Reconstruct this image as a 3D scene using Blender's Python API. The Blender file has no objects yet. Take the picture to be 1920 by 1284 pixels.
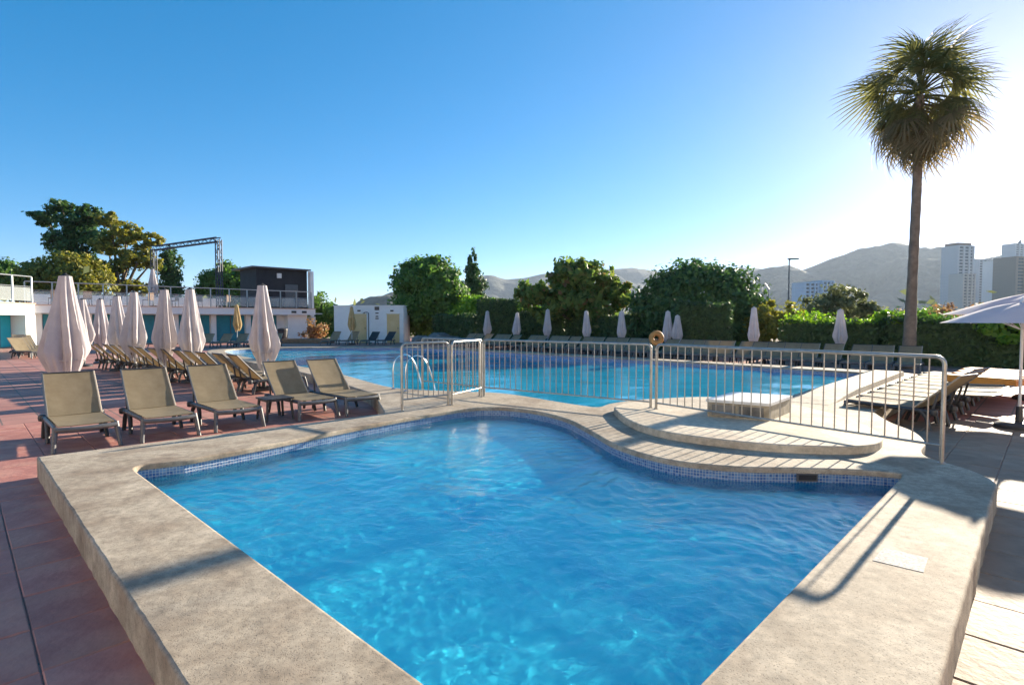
import bpy, math, random
import numpy as np
from mathutils import Vector, Matrix
from mathutils.geometry import tessellate_polygon

# ------------------------------------------------------------------ camera
scene = bpy.context.scene
COL = scene.collection
EYE = 1.67
cam_data = bpy.data.cameras.new("camera")
cam_data.sensor_width = 36.0
cam_data.lens = 36.0 * 1031.0 / 1920.0
cam_data.clip_end = 20000.0
cam = bpy.data.objects.new("camera", cam_data)
cam.location = (0, 0, EYE)
cam.rotation_euler = (math.radians(90 - 2.305), 0, 0)
COL.objects.link(cam)
scene.camera = cam

# ------------------------------------------------------------------ sky and sun
SUN_EL, SUN_AZ = math.radians(15.4), math.radians(44.8)
world = bpy.data.worlds.new("World")
scene.world = world
world.use_nodes = True
wn = world.node_tree.nodes
wl = world.node_tree.links
sky = wn.new("ShaderNodeTexSky")
sky.sky_type = 'NISHITA'
sky.sun_disc = False
sky.sun_elevation = SUN_EL
sky.sun_rotation = SUN_AZ
sky.altitude = 0.0
sky.air_density = 0.58
sky.dust_density = 0.13
sky.ozone_density = 3.0
sky_gamma = wn.new("ShaderNodeGamma")
sky_gamma.inputs[1].default_value = 0.65
sky_sat = wn.new("ShaderNodeHueSaturation")
sky_sat.inputs['Saturation'].default_value = 1.62
sky_gain = wn.new("ShaderNodeMix")
sky_gain.data_type = 'RGBA'
sky_gain.blend_type = 'MULTIPLY'
sky_gain.inputs[0].default_value = 1.0
sky_gain.inputs[7].default_value = (1.10, 0.90, 0.83, 1)
wl.new(sky.outputs[0], sky_gamma.inputs[0])
wl.new(sky_gamma.outputs[0], sky_sat.inputs['Color'])
wl.new(sky_sat.outputs[0], sky_gain.inputs[6])
wl.new(sky_gain.outputs[2], wn["Background"].inputs[0])
wn["Background"].inputs[1].default_value = 0.15

sun_data = bpy.data.lights.new("sun", 'SUN')
sun_data.energy = 5.0
sun_data.angle = math.radians(0.5)
sun_data.color = (1.0, 0.87, 0.68)
sun = bpy.data.objects.new("sun", sun_data)
SUN_DIR = Vector((math.sin(SUN_AZ) * math.cos(SUN_EL), math.cos(SUN_AZ) * math.cos(SUN_EL), math.sin(SUN_EL)))
sun.rotation_euler = SUN_DIR.to_track_quat('Z', 'Y').to_euler()
sun.location = (40, 40, 30)
COL.objects.link(sun)
sun_data.cycles.is_caustics_light = True

scene.view_settings.view_transform = 'Standard'
scene.view_settings.look = 'None'
scene.view_settings.gamma = 1.0
scene.view_settings.exposure = 1.6
scene.render.engine = 'CYCLES'
cy = scene.cycles
cy.use_denoising = True
cy.max_bounces = 10
cy.transparent_max_bounces = 12
cy.transmission_bounces = 8
cy.volume_bounces = 0
cy.sample_clamp_indirect = 6.0
cy.use_adaptive_sampling = True

# ------------------------------------------------------------------ helpers
rnd = random.Random(7)
U = Vector((math.sin(math.radians(44.6)), math.cos(math.radians(44.6)), 0))   # along the small pool's right side
V = Vector((-U.y, U.x, 0))                                                   # along its left side


def tag(o, label=None, cat=None, group=None, kind=None):
    if label: o["label"] = label
    if cat: o["category"] = cat
    if group: o["group"] = group
    if kind: o["kind"] = kind
    return o


def empty(name, loc=(0, 0, 0), rz=0.0, parent=None):
    o = bpy.data.objects.new(name, None)
    o.empty_display_size = 0.2
    o.location = loc
    o.rotation_euler = (0, 0, rz)
    COL.objects.link(o)
    if parent: o.parent = parent
    return o


def link(name, me, parent=None, loc=(0, 0, 0), rot=(0, 0, 0)):
    o = bpy.data.objects.new(name, me)
    o.location = loc
    o.rotation_euler = rot
    COL.objects.link(o)
    if parent: o.parent = parent
    return o


def copy_tree(o, parent=None):
    c = o.copy()
    COL.objects.link(c)
    c.parent = parent
    for ch in o.children:
        copy_tree(ch, c)
    return c


class MB:
    """collects shapes, builds one mesh object"""
    def __init__(self):
        self.v, self.f = [], []

    def add(self, vs, fs):
        n = len(self.v)
        self.v += [tuple(p) for p in vs]
        self.f += [tuple(i + n for i in q) for q in fs]
        return self

    def box(self, c, s, rz=0.0, m=None, ch=0.0):
        x, y, z = s[0] / 2, s[1] / 2, s[2] / 2
        if ch:
            a, b = x - ch, y - ch
            pts = [(-x, -y, -z), (x, -y, -z), (x, y, -z), (-x, y, -z),
                   (-x, -y, z - ch), (x, -y, z - ch), (x, y, z - ch), (-x, y, z - ch),
                   (-a, -b, z), (a, -b, z), (a, b, z), (-a, b, z)]
            fs = [(3, 2, 1, 0), (8, 9, 10, 11)]
            for k in range(4):
                j = (k + 1) % 4
                fs += [(k, j, 4 + j, 4 + k), (4 + k, 4 + j, 8 + j, 8 + k)]
        else:
            pts = [(i * x, j * y, k * z) for k in (-1, 1) for j in (-1, 1) for i in (-1, 1)]
            fs = [(0, 2, 3, 1), (4, 5, 7, 6), (0, 1, 5, 4), (2, 6, 7, 3), (0, 4, 6, 2), (1, 3, 7, 5)]
        M = Matrix.Translation(Vector(c)) @ Matrix.Rotation(rz, 4, 'Z')
        if m is not None: M = Matrix.Translation(Vector(c)) @ m.to_4x4()
        return self.add([M @ Vector(p) for p in pts], fs)

    def bar(self, a, b, w, h, up=(0, 0, 1), w2=None, h2=None):
        a, b = Vector(a), Vector(b)
        d = (b - a).normalized()
        s = d.cross(Vector(up))
        if s.length < 1e-4: s = d.cross(Vector((0, 1, 0)))
        s.normalize()
        t = s.cross(d).normalized()
        w2 = w if w2 is None else w2
        h2 = h if h2 is None else h2
        P = []
        for p, ww, hh in ((a, w, h), (b, w2, h2)):
            for i, j in ((-1, -1), (1, -1), (1, 1), (-1, 1)):
                P.append(p + s * (i * ww / 2) + t * (j * hh / 2))
        return self.add(P, [(3, 2, 1, 0), (4, 5, 6, 7), (0, 1, 5, 4), (1, 2, 6, 5), (2, 3, 7, 6), (3, 0, 4, 7)])

    def tube(self, path, r, n=8, cap=True):
        path = [Vector(p) for p in path]
        rs = r if isinstance(r, (list, tuple)) else [r] * len(path)
        k0 = len(self.v)
        prev = None
        for i, p in enumerate(path):
            d = (path[min(i + 1, len(path) - 1)] - path[max(i - 1, 0)]).normalized()
            if prev is None:
                a = Vector((0, 0, 1)) if abs(d.z) < 0.9 else Vector((1, 0, 0))
                s = d.cross(a).normalized()
            else:
                s = (prev - d * prev.dot(d)).normalized()
            prev = s
            t = d.cross(s)
            for k in range(n):
                an = 2 * math.pi * k / n
                self.v.append(tuple(p + (s * math.cos(an) + t * math.sin(an)) * rs[i]))
        for i in range(len(path) - 1):
            for k in range(n):
                j = (k + 1) % n
                self.f.append((k0 + i * n + k, k0 + i * n + j, k0 + (i + 1) * n + j, k0 + (i + 1) * n + k))
        if cap:
            self.f.append(tuple(k0 + k for k in reversed(range(n))))
            e = k0 + (len(path) - 1) * n
            self.f.append(tuple(e + k for k in range(n)))
        return self

    def lathe(self, prof, n=16, c=(0, 0, 0)):
        k0 = len(self.v)
        for r, z in prof:
            for k in range(n):
                a = 2 * math.pi * k / n
                self.v.append((c[0] + r * math.cos(a), c[1] + r * math.sin(a), c[2] + z))
        for i in range(len(prof) - 1):
            for k in range(n):
                j = (k + 1) % n
                self.f.append((k0 + i * n + k, k0 + i * n + j, k0 + (i + 1) * n + j, k0 + (i + 1) * n + k))
        self.f.append(tuple(k0 + k for k in reversed(range(n))))
        e = k0 + (len(prof) - 1) * n
        self.f.append(tuple(e + k for k in range(n)))
        return self

    def prism(self, poly, z0, z1, holes=(), bottom=False, hole_z0=None):
        """vertical-walled slab with holes; hole walls reach down to hole_z0"""
        loops = [list(poly)] + [list(h) for h in holes]
        k0 = len(self.v)
        flat = [p for l in loops for p in l]
        tris = tessellate_polygon([[Vector((p[0], p[1], 0)) for p in l] for l in loops])
        self.v += [(p[0], p[1], z1) for p in flat]
        for t in tris:
            a, b, c = (Vector(flat[i][:2]) for i in t)
            t = t if (b - a).cross(c - a) > 0 else (t[0], t[2], t[1])
            self.f.append(tuple(k0 + i for i in t))
        off = 0
        for li, l in enumerate(loops):
            n = len(l)
            zz = z0 if li == 0 or hole_z0 is None else hole_z0[li - 1]
            k1 = len(self.v)
            self.v += [(p[0], p[1], zz) for p in l]
            for i in range(n):
                j = (i + 1) % n
                q = (k0 + off + i, k0 + off + j, k1 + j, k1 + i)
                area = sum(l[m][0] * l[(m + 1) % n][1] - l[(m + 1) % n][0] * l[m][1] for m in range(n))
                if (area > 0) == (li == 0): q = q[::-1]
                self.f.append(q)
            off += n
        if bottom:
            k2 = len(self.v)
            self.v += [(p[0], p[1], z0) for p in loops[0]]
            self.f.append(tuple(k2 + i for i in range(len(loops[0]))))
        return self

    def mesh(self, name, m, smooth=False, angle=None):
        me = bpy.data.meshes.new(name)
        me.from_pydata(self.v, [], self.f)
        me.update()
        if m: me.materials.append(m)
        if smooth:
            me.polygons.foreach_set("use_smooth", [True] * len(me.polygons))
            if angle:
                me.set_sharp_from_angle(angle=math.radians(angle))
        return me

    def build(self, name, m, parent=None, smooth=False, angle=None, loc=(0, 0, 0), rz=0.0):
        return link(name, self.mesh(name, m, smooth, angle), parent, loc, (0, 0, rz))


def catmull(pts, n=6, closed=False):
    P = [Vector((p[0], p[1], p[2] if len(p) > 2 else 0)) for p in pts]
    out = []
    m = len(P)
    for i in range(m if closed else m - 1):
        p0 = P[(i - 1) % m] if closed or i > 0 else P[0] * 2 - P[1]
        p1, p2 = P[i], P[(i + 1) % m]
        p3 = P[(i + 2) % m] if closed or i + 2 < m else P[-1] * 2 - P[-2]
        for k in range(n):
            t = k / n
            out.append(0.5 * ((2 * p1) + (p2 - p0) * t + (2 * p0 - 5 * p1 + 4 * p2 - p3) * t * t + (3 * p1 - p0 - 3 * p2 + p3) * t ** 3))
    if not closed: out.append(P[-1])
    return out


def inside(poly, x, y):
    c = False
    n = len(poly)
    for i in range(n):
        x1, y1 = poly[i][0], poly[i][1]
        x2, y2 = poly[(i + 1) % n][0], poly[(i + 1) % n][1]
        if (y1 > y) != (y2 > y) and x < (x2 - x1) * (y - y1) / (y2 - y1) + x1: c = not c
    return c


def screen(p):
    """where a world point falls in the picture, 0..1 both ways (only used to skip what cannot be seen)"""
    th = math.radians(2.305)
    z = p[2] - EYE
    w = p[1] * math.cos(th) - z * math.sin(th)
    if w < 0.1: return None
    return 0.5 + 1031 / 1920 * p[0] / w, 0.5 - 1031 / 1284 * (p[1] * math.sin(th) + z * math.cos(th)) / w


# ------------------------------------------------------------------ materials
def nodes_of(m):
    m.use_nodes = True
    return m.node_tree.nodes, m.node_tree.links, m.node_tree.nodes["Principled BSDF"]


def mat(name, c1, c2=None, rough=0.6, scale=4.0, detail=6.0, bump=0.0, bscale=None, metal=0.0, spec=0.5, per_object=0.0, stain=None, coord='Object', ramp=(0.3, 0.7)):
    m = bpy.data.materials.new(name)
    N, L, b = nodes_of(m)
    b.inputs['Roughness'].default_value = rough
    b.inputs['Metallic'].default_value = metal
    b.inputs['Specular IOR Level'].default_value = spec
    tc = N.new('ShaderNodeTexCoord')
    col = None
    if c2 is None and not per_object:
        b.inputs['Base Color'].default_value = (*c1, 1)
    else:
        c2 = c2 or c1
        nz = N.new('ShaderNodeTexNoise')
        nz.inputs['Scale'].default_value = scale
        nz.inputs['Detail'].default_value = detail
        nz.inputs['Roughness'].default_value = 0.62
        L.new(tc.outputs[coord], nz.inputs['Vector'])
        cr = N.new('ShaderNodeValToRGB')
        cr.color_ramp.elements[0].position, cr.color_ramp.elements[1].position = ramp
        cr.color_ramp.elements[0].color = (*c1, 1)
        cr.color_ramp.elements[1].color = (*c2, 1)
        L.new(nz.outputs['Fac'], cr.inputs[0])
        col = cr.outputs[0]
        if stain:
            n2 = N.new('ShaderNodeTexNoise')
            n2.inputs['Scale'].default_value = stain[1]
            n2.inputs['Detail'].default_value = 5
            L.new(tc.outputs[coord], n2.inputs['Vector'])
            r2 = N.new('ShaderNodeValToRGB')
            r2.color_ramp.elements[0].position, r2.color_ramp.elements[1].position = stain[2], stain[3]
            mx = N.new('ShaderNodeMix'); mx.data_type = 'RGBA'
            L.new(n2.outputs['Fac'], r2.inputs[0])
            L.new(r2.outputs[0], mx.inputs[0])
            L.new(col, mx.inputs[6])
            mx.inputs[7].default_value = (*stain[0], 1)
            col = mx.outputs[2]
        if per_object:
            oi = N.new('ShaderNodeObjectInfo')
            hs = N.new('ShaderNodeHueSaturation')
            mr = N.new('ShaderNodeMapRange')
            mr.inputs[3].default_value = 1 - per_object
            mr.inputs[4].default_value = 1 + per_object
            L.new(oi.outputs['Random'], mr.inputs[0])
            L.new(mr.outputs[0], hs.inputs['Value'])
            L.new(col, hs.inputs['Color'])
            col = hs.outputs[0]
        L.new(col, b.inputs['Base Color'])
    if bump:
        n3 = N.new('ShaderNodeTexNoise')
        n3.inputs['Scale'].default_value = bscale or scale * 6
        n3.inputs['Detail'].default_value = 8
        L.new(tc.outputs[coord], n3.inputs['Vector'])
        bp = N.new('ShaderNodeBump')
        bp.inputs['Strength'].default_value = bump
        bp.inputs['Distance'].default_value = 0.02
        L.new(n3.outputs['Fac'], bp.inputs['Height'])
        L.new(bp.outputs[0], b.inputs['Normal'])
    return m


def leaf_mat(name, c1, c2, trans=0.35, c3=None):
    """leaves: each leaf its own shade, light passing through"""
    m = bpy.data.materials.new(name)
    N, L, b = nodes_of(m)
    ge = N.new('ShaderNodeNewGeometry')
    cr = N.new('ShaderNodeValToRGB')
    cr.color_ramp.elements[0].color = (*c1, 1)
    cr.color_ramp.elements[1].color = (*c2, 1)
    if c3:
        e = cr.color_ramp.elements.new(0.86)
        e.color = (*c2, 1)
        cr.color_ramp.elements[2].color = (*c3, 1)
    L.new(ge.outputs['Random Per Island'], cr.inputs[0])
    L.new(cr.outputs[0], b.inputs['Base Color'])
    b.inputs['Roughness'].default_value = 0.55
    b.inputs['Specular IOR Level'].default_value = 0.3
    tr = N.new('ShaderNodeBsdfTranslucent')
    hs = N.new('ShaderNodeHueSaturation')
    hs.inputs['Value'].default_value = 1.6
    hs.inputs['Saturation'].default_value = 1.15
    L.new(cr.outputs[0], hs.inputs['Color'])
    L.new(hs.outputs[0], tr.inputs['Color'])
    mx = N.new('ShaderNodeMixShader')
    mx.inputs[0].default_value = trans
    L.new(b.outputs[0], mx.inputs[1])
    L.new(tr.outputs[0], mx.inputs[2])
    L.new(mx.outputs[0], N['Material Output'].inputs['Surface'])
    return m


M = {}
def stone_mat(name, c1, c2, blotch, speck, spk=(0.56, 0.68)):
    """sandblasted stone: soft tone changes, stains and fine dark pits"""
    m = mat(name, c1, c2, rough=0.8, scale=2.2, detail=12, stain=(blotch, 1.7, 0.48, 0.70))
    N, L, b = nodes_of(m)
    src = b.inputs['Base Color'].links[0].from_socket
    tc = N.new('ShaderNodeTexCoord')
    nz = N.new('ShaderNodeTexNoise')
    nz.inputs['Scale'].default_value = 120
    nz.inputs['Detail'].default_value = 2
    nz.inputs['Roughness'].default_value = 0.7
    L.new(tc.outputs['Object'], nz.inputs['Vector'])
    cr = N.new('ShaderNodeValToRGB')
    cr.color_ramp.elements[0].position, cr.color_ramp.elements[1].position = spk
    cr.color_ramp.elements[1].color = (0.75, 0.75, 0.75, 1)
    L.new(nz.outputs['Fac'], cr.inputs[0])
    mx = N.new('ShaderNodeMix'); mx.data_type = 'RGBA'
    L.new(cr.outputs[0], mx.inputs[0])
    L.new(src, mx.inputs[6])
    mx.inputs[7].default_value = (*speck, 1)
    L.new(mx.outputs[2], b.inputs['Base Color'])
    n4 = N.new('ShaderNodeTexNoise')
    n4.inputs['Scale'].default_value = 13
    n4.inputs['Detail'].default_value = 9
    n4.inputs['Roughness'].default_value = 0.7
    L.new(tc.outputs['Object'], n4.inputs['Vector'])
    r4 = N.new('ShaderNodeMapRange')
    r4.inputs[1].default_value, r4.inputs[2].default_value = 0.33, 0.62
    r4.inputs[3].default_value, r4.inputs[4].default_value = 0.66, 1.10
    L.new(n4.outputs['Fac'], r4.inputs[0])
    h4 = N.new('ShaderNodeHueSaturation')
    L.new(r4.outputs[0], h4.inputs['Value'])
    L.new(mx.outputs[2], h4.inputs['Color'])
    L.new(h4.outputs[0], b.inputs['Base Color'])
    bp = N.new('ShaderNodeBump')
    bp.invert = True
    bp.inputs['Strength'].default_value = 0.35
    bp.inputs['Distance'].default_value = 0.004
    L.new(cr.outputs[0], bp.inputs['Height'])
    n2 = N.new('ShaderNodeTexNoise')
    n2.inputs['Scale'].default_value = 7
    n2.inputs['Detail'].default_value = 9
    L.new(tc.outputs['Object'], n2.inputs['Vector'])
    b2 = N.new('ShaderNodeBump')
    b2.inputs['Strength'].default_value = 0.22
    b2.inputs['Distance'].default_value = 0.02
    L.new(n2.outputs['Fac'], b2.inputs['Height'])
    L.new(bp.outputs[0], b2.inputs['Normal'])
    L.new(b2.outputs[0], b.inputs['Normal'])
    return m


M['coping'] = stone_mat('sandy_stone', (0.34, 0.27, 0.19), (0.56, 0.47, 0.35), (0.27, 0.20, 0.135), (0.16, 0.12, 0.085))
M['step'] = stone_mat('pale_step_stone', (0.52, 0.44, 0.32), (0.68, 0.58, 0.44), (0.46, 0.37, 0.27), (0.34, 0.27, 0.2), (0.60, 0.74))
M['paver'] = mat('terracotta_paver', (0.35, 0.125, 0.095), (0.51, 0.235, 0.18), rough=0.68, scale=3.5, detail=9, bump=0.35, bscale=18, per_object=0.10,
                 stain=((0.50, 0.27, 0.19), 1.3, 0.5, 0.85))
M['paver_sand'] = mat('sandy_paver', (0.20, 0.135, 0.09), (0.36, 0.265, 0.185), rough=0.7, scale=3.5, detail=9, bump=0.35, bscale=18, per_object=0.12,
                      stain=((0.26, 0.15, 0.095), 1.6, 0.5, 0.8))
M['grout'] = mat('dark_grout', (0.22, 0.14, 0.11), (0.30, 0.20, 0.16), rough=0.9, scale=9)
M['white_wall'] = mat('white_plaster', (0.74, 0.74, 0.73), (0.82, 0.82, 0.80), rough=0.8, scale=1.2, bump=0.1, bscale=30)
M['white_block'] = mat('white_marble_top', (0.72, 0.70, 0.66), (0.84, 0.82, 0.78), rough=0.5, scale=3)
M['block_side'] = mat('worn_block_side', (0.28, 0.235, 0.165), (0.50, 0.44, 0.34), rough=0.8, scale=9, bump=0.4)
M['steel'] = mat('galvanised_steel', (0.34, 0.32, 0.29), (0.50, 0.48, 0.44), rough=0.38, scale=14, metal=0.9)
M['chrome'] = mat('polished_steel', (0.72, 0.74, 0.76), None, rough=0.18, metal=1.0)
M['charcoal'] = mat('charcoal_plastic', (0.032, 0.034, 0.038), (0.055, 0.057, 0.062), rough=0.42, scale=6)
M['graphite'] = mat('grey_plastic', (0.085, 0.088, 0.094), (0.12, 0.125, 0.13), rough=0.40, scale=6)
M['sling'] = mat('tan_sling_mesh', (0.30, 0.235, 0.14), (0.39, 0.315, 0.20), rough=0.7, scale=5, bump=0.25, bscale=160, per_object=0.07)
def translucent(m, fac, val=1.0):
    """lets some light through thin cloth"""
    N, L, b = nodes_of(m)
    tr = N.new('ShaderNodeBsdfTranslucent')
    src = b.inputs['Base Color'].links[0].from_socket
    hs = N.new('ShaderNodeHueSaturation')
    hs.inputs['Value'].default_value = val
    L.new(src, hs.inputs['Color'])
    L.new(hs.outputs[0], tr.inputs['Color'])
    mx = N.new('ShaderNodeMixShader')
    mx.inputs[0].default_value = fac
    L.new(b.outputs[0], mx.inputs[1])
    L.new(tr.outputs[0], mx.inputs[2])
    L.new(mx.outputs[0], N['Material Output'].inputs['Surface'])


translucent(M['sling'], 0.35, 1.5)
M['slingtrim'] = mat('sling_trim', (0.42, 0.36, 0.28), None, rough=0.5)
M['orange'] = mat('orange_cushion', (0.66, 0.24, 0.035), (0.76, 0.33, 0.06), rough=0.7, scale=5, bump=0.2)
M['umb'] = mat('mauve_white_canvas', (0.52, 0.475, 0.485), (0.64, 0.595, 0.595), rough=0.85, scale=3.0, bump=0.25, bscale=22, per_object=0.05)
M['umbfar'] = mat('white_canvas', (0.62, 0.58, 0.60), (0.74, 0.70, 0.71), rough=0.85, scale=3.0, bump=0.25, bscale=22, per_object=0.05)
M['umbyel'] = mat('faded_yellow_canvas', (0.52, 0.36, 0.14), (0.68, 0.54, 0.30), rough=0.85, scale=3.0, bump=0.2)
M['umbopen'] = mat('open_canvas', (0.66, 0.64, 0.67), (0.74, 0.72, 0.74), rough=0.85, scale=2.0)
for k_ in ('umb', 'umbfar', 'umbyel', 'umbopen'): translucent(M[k_], 0.3)
M['polewhite'] = mat('white_pole_paint', (0.70, 0.69, 0.66), (0.78, 0.77, 0.74), rough=0.4, scale=6)
M['black'] = mat('matt_black', (0.015, 0.015, 0.017), (0.03, 0.03, 0.033), rough=0.6, scale=3)
M['blackwall'] = mat('black_cladding', (0.018, 0.018, 0.022), (0.032, 0.032, 0.038), rough=0.6, scale=2, spec=0.3)
M['teal'] = mat('teal_door_paint', (0.01, 0.16, 0.21), (0.02, 0.24, 0.30), rough=0.4, scale=2)
M['tealbright'] = mat('bright_teal_paint', (0.01, 0.42, 0.50), (0.02, 0.50, 0.58), rough=0.4, scale=2)
M['beige'] = mat('beige_door', (0.58, 0.42, 0.19), (0.66, 0.50, 0.26), rough=0.55, scale=2)
M['pinktrim'] = mat('terracotta_trim', (0.52, 0.33, 0.24), (0.6, 0.42, 0.33), rough=0.8, scale=6)
M['truss'] = mat('dark_truss_steel', (0.05, 0.055, 0.07), (0.08, 0.085, 0.10), rough=0.5, scale=8, metal=0.4)
M['rail'] = mat('balustrade_aluminium', (0.34, 0.37, 0.38), (0.42, 0.45, 0.46), rough=0.4, scale=6, metal=0.5)
M['bark'] = mat('grey_brown_bark', (0.085, 0.06, 0.04), (0.20, 0.145, 0.10), rough=0.9, scale=5, bump=0.8, bscale=14)
M['palmbark'] = mat('palm_bark', (0.15, 0.105, 0.075), (0.29, 0.215, 0.155), rough=0.9, scale=4, bump=0.7, bscale=12)
M['earth'] = mat('dry_earth', (0.14, 0.10, 0.06), (0.22, 0.17, 0.10), rough=0.95, scale=0.2)
M['rock'] = mat('grey_rock', (0.10, 0.095, 0.085), (0.30, 0.28, 0.25), rough=0.9, scale=2.5, bump=0.6)
M['rust'] = mat('orange_ring', (0.42, 0.16, 0.035), (0.56, 0.26, 0.07), rough=0.6, scale=7)
M['wood'] = mat('brown_wood', (0.17, 0.10, 0.055), (0.27, 0.17, 0.10), rough=0.7, scale=6)

M['leaf_dark'] = leaf_mat('dark_leaves', (0.033, 0.075, 0.026), (0.092, 0.167, 0.049), 0.25)
M['leaf_mid'] = leaf_mat('green_leaves', (0.059, 0.125, 0.030), (0.151, 0.259, 0.059), 0.35)
M['leaf_olive'] = leaf_mat('olive_leaves', (0.117, 0.141, 0.030), (0.316, 0.283, 0.059), 0.35)
M['leaf_fig'] = leaf_mat('fig_leaves', (0.067, 0.125, 0.033), (0.200, 0.250, 0.067), 0.4, (0.22, 0.12, 0.06))
M['leaf_bright'] = leaf_mat('bright_leaves', (0.100, 0.217, 0.033), (0.283, 0.420, 0.067), 0.45)
M['leaf_hedge'] = leaf_mat('hedge_leaves', (0.037, 0.070, 0.030), (0.083, 0.141, 0.049), 0.22)
M['leaf_grey'] = leaf_mat('grey_green_leaves', (0.100, 0.117, 0.059), (0.200, 0.217, 0.100), 0.35)
M['leaf_dry'] = leaf_mat('dry_red_leaves', (0.233, 0.125, 0.067), (0.400, 0.267, 0.133), 0.35, (0.12, 0.13, 0.05))
M['frond'] = leaf_mat('palm_frond', (0.10, 0.105, 0.04), (0.18, 0.17, 0.07), 0.5)
M['frond_dead'] = leaf_mat('dead_palm_frond', (0.14, 0.115, 0.06), (0.25, 0.195, 0.11), 0.5)

# ------------------------------------------------------------------ ground, deck, pools
COPE = 0.22
SMALL_WATER, SMALL_FLOOR = 0.075, -0.28
MAIN_WATER, MAIN_FLOOR = 0.06, -1.15

small_inner = [(0.22, 1.61), (3.66, 5.10), (3.70, 5.17), (3.62, 5.21)]
small_inner += [tuple(p[:2]) for p in catmull([(3.62, 5.21), (3.32, 5.30), (2.83, 5.36), (2.22, 5.41), (1.63, 5.69), (1.22, 6.36), (1.02, 7.24), (0.80, 8.06),
                                          (0.37, 8.76), (-0.25, 9.14), (-0.88, 8.90), (-1.94, 7.66), (-2.85, 6.36), (-3.40, 5.66)], 6)][1:]
small_inner += [tuple(p[:2]) for p in catmull([(-3.40, 5.66), (-3.58, 5.55), (-3.72, 5.46), (-3.70, 5.34), (-3.55, 5.18)], 4)][1:]
main_inner = [(9.85, 15.3), (5.45, 19.9), (0.0, 25.2), (-2.98, 27.93)]
main_inner += [tuple(p[:2]) for p in catmull([(-2.98, 27.93), (-4.4, 29.2), (-6.2, 29.9), (-9.0, 29.7), (-12.6, 29.1), (-14.0, 27.6), (-13.2, 25.3), (-10.4, 21.6),
                                         (-7.6, 18.4), (-4.97, 15.3), (-2.9, 12.25), (-2.1, 11.55), (-1.2, 11.24), (-0.16, 10.91), (0.94, 9.63), (1.36, 9.18)], 5)][1:]
main_inner += [tuple(p[:2]) for p in catmull([(1.36, 9.18), (1.50, 9.22), (1.78, 9.63), (2.54, 10.13), (3.66, 10.34), (5.0, 10.45), (5.4, 10.6)], 4)][1:]
main_inner += [(7.41, 12.72)]


def outward(poly, d):
    n = len(poly)
    area = sum(poly[i][0] * poly[(i + 1) % n][1] - poly[(i + 1) % n][0] * poly[i][1] for i in range(n))
    s = 1 if area > 0 else -1
    out = []
    for i in range(n):
        a, b, c = Vector(poly[i - 1][:2]), Vector(poly[i][:2]), Vector(poly[(i + 1) % n][:2])
        e1, e2 = (b - a).normalized(), (c - b).normalized()
        n1, n2 = Vector((e1.y, -e1.x)) * s, Vector((e2.y, -e2.x)) * s
        m = (n1 + n2)
        m = m / max(0.5, m.dot(n1))
        out.append(tuple(b + m * d))
    return out


# outline of the raised stone platform that holds both pools
platform = [(0.243, 0.623), (4.05, 4.56)]
platform += [tuple(p[:2]) for p in catmull([(4.05, 4.56), (4.34, 4.88), (4.46, 5.30), (4.42, 5.75), (4.56, 6.07), (4.92, 6.49), (5.25, 7.12), (5.42, 7.84), (5.75, 8.70)], 5)][1:]
platform += [(10.45, 13.45), (10.95, 14.6), (10.9, 15.4), (10.35, 16.05), (5.95, 20.4), (0.5, 25.7), (-2.5, 28.45)]
platform += [tuple(p[:2]) for p in catmull([(-2.5, 28.45), (-4.1, 29.85), (-6.2, 30.6), (-9.1, 30.4), (-12.9, 29.8), (-14.8, 27.7), (-13.85, 24.95), (-10.95, 21.15),
                                       (-8.15, 17.95), (-5.5, 14.85), (-3.35, 11.75), (-2.75, 10.75), (-2.2, 9.2), (-1.99, 8.54)], 4)][1:]
platform += [(-5.06, 5.80)]

ground = MB().prism([(-4600, -300), (4600, -300), (4600, 4500), (-4600, 4500)], -0.2, -0.03, holes=[outward(platform, -0.25)]).build('ground', M['earth'])
tag(ground, kind='structure')


def paver_sheet():
    """the same paving seen farther off: joints every half metre along the pool's two directions"""
    m = bpy.data.materials.new('distant_paving')
    N, L, b = nodes_of(m)
    tc = N.new('ShaderNodeTexCoord')
    mp = N.new('ShaderNodeMapping')
    mp.inputs['Rotation'].default_value = (0, 0, -math.atan2(U.y, U.x))
    L.new(tc.outputs['Object'], mp.inputs['Vector'])
    br = N.new('ShaderNodeTexBrick')
    br.offset = 0.0
    br.inputs['Color1'].default_value = (0.36, 0.145, 0.11, 1)
    br.inputs['Color2'].default_value = (0.49, 0.24, 0.185, 1)
    br.inputs['Mortar'].default_value = (0.17, 0.125, 0.10, 1)
    br.inputs['Scale'].default_value = 1.0
    br.inputs['Mortar Size'].default_value = 0.012
    br.inputs['Brick Width'].default_value = 0.5
    br.inputs['Row Height'].default_value = 0.5
    L.new(mp.outputs[0], br.inputs['Vector'])
    nz = N.new('ShaderNodeTexNoise')
    nz.inputs['Scale'].default_value = 0.9
    nz.inputs['Detail'].default_value = 7
    L.new(tc.outputs['Object'], nz.inputs['Vector'])
    hs = N.new('ShaderNodeHueSaturation')
    mr = N.new('ShaderNodeMapRange')
    mr.inputs[1].default_value, mr.inputs[2].default_value = 0.25, 0.75
    mr.inputs[3].default_value, mr.inputs[4].default_value = 0.75, 1.25
    L.new(nz.outputs['Fac'], mr.inputs[0])
    L.new(mr.outputs[0], hs.inputs['Value'])
    L.new(br.outputs['Color'], hs.inputs['Color'])
    L.new(hs.outputs[0], b.inputs['Base Color'])
    b.inputs['Roughness'].default_value = 0.68
    return m


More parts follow.
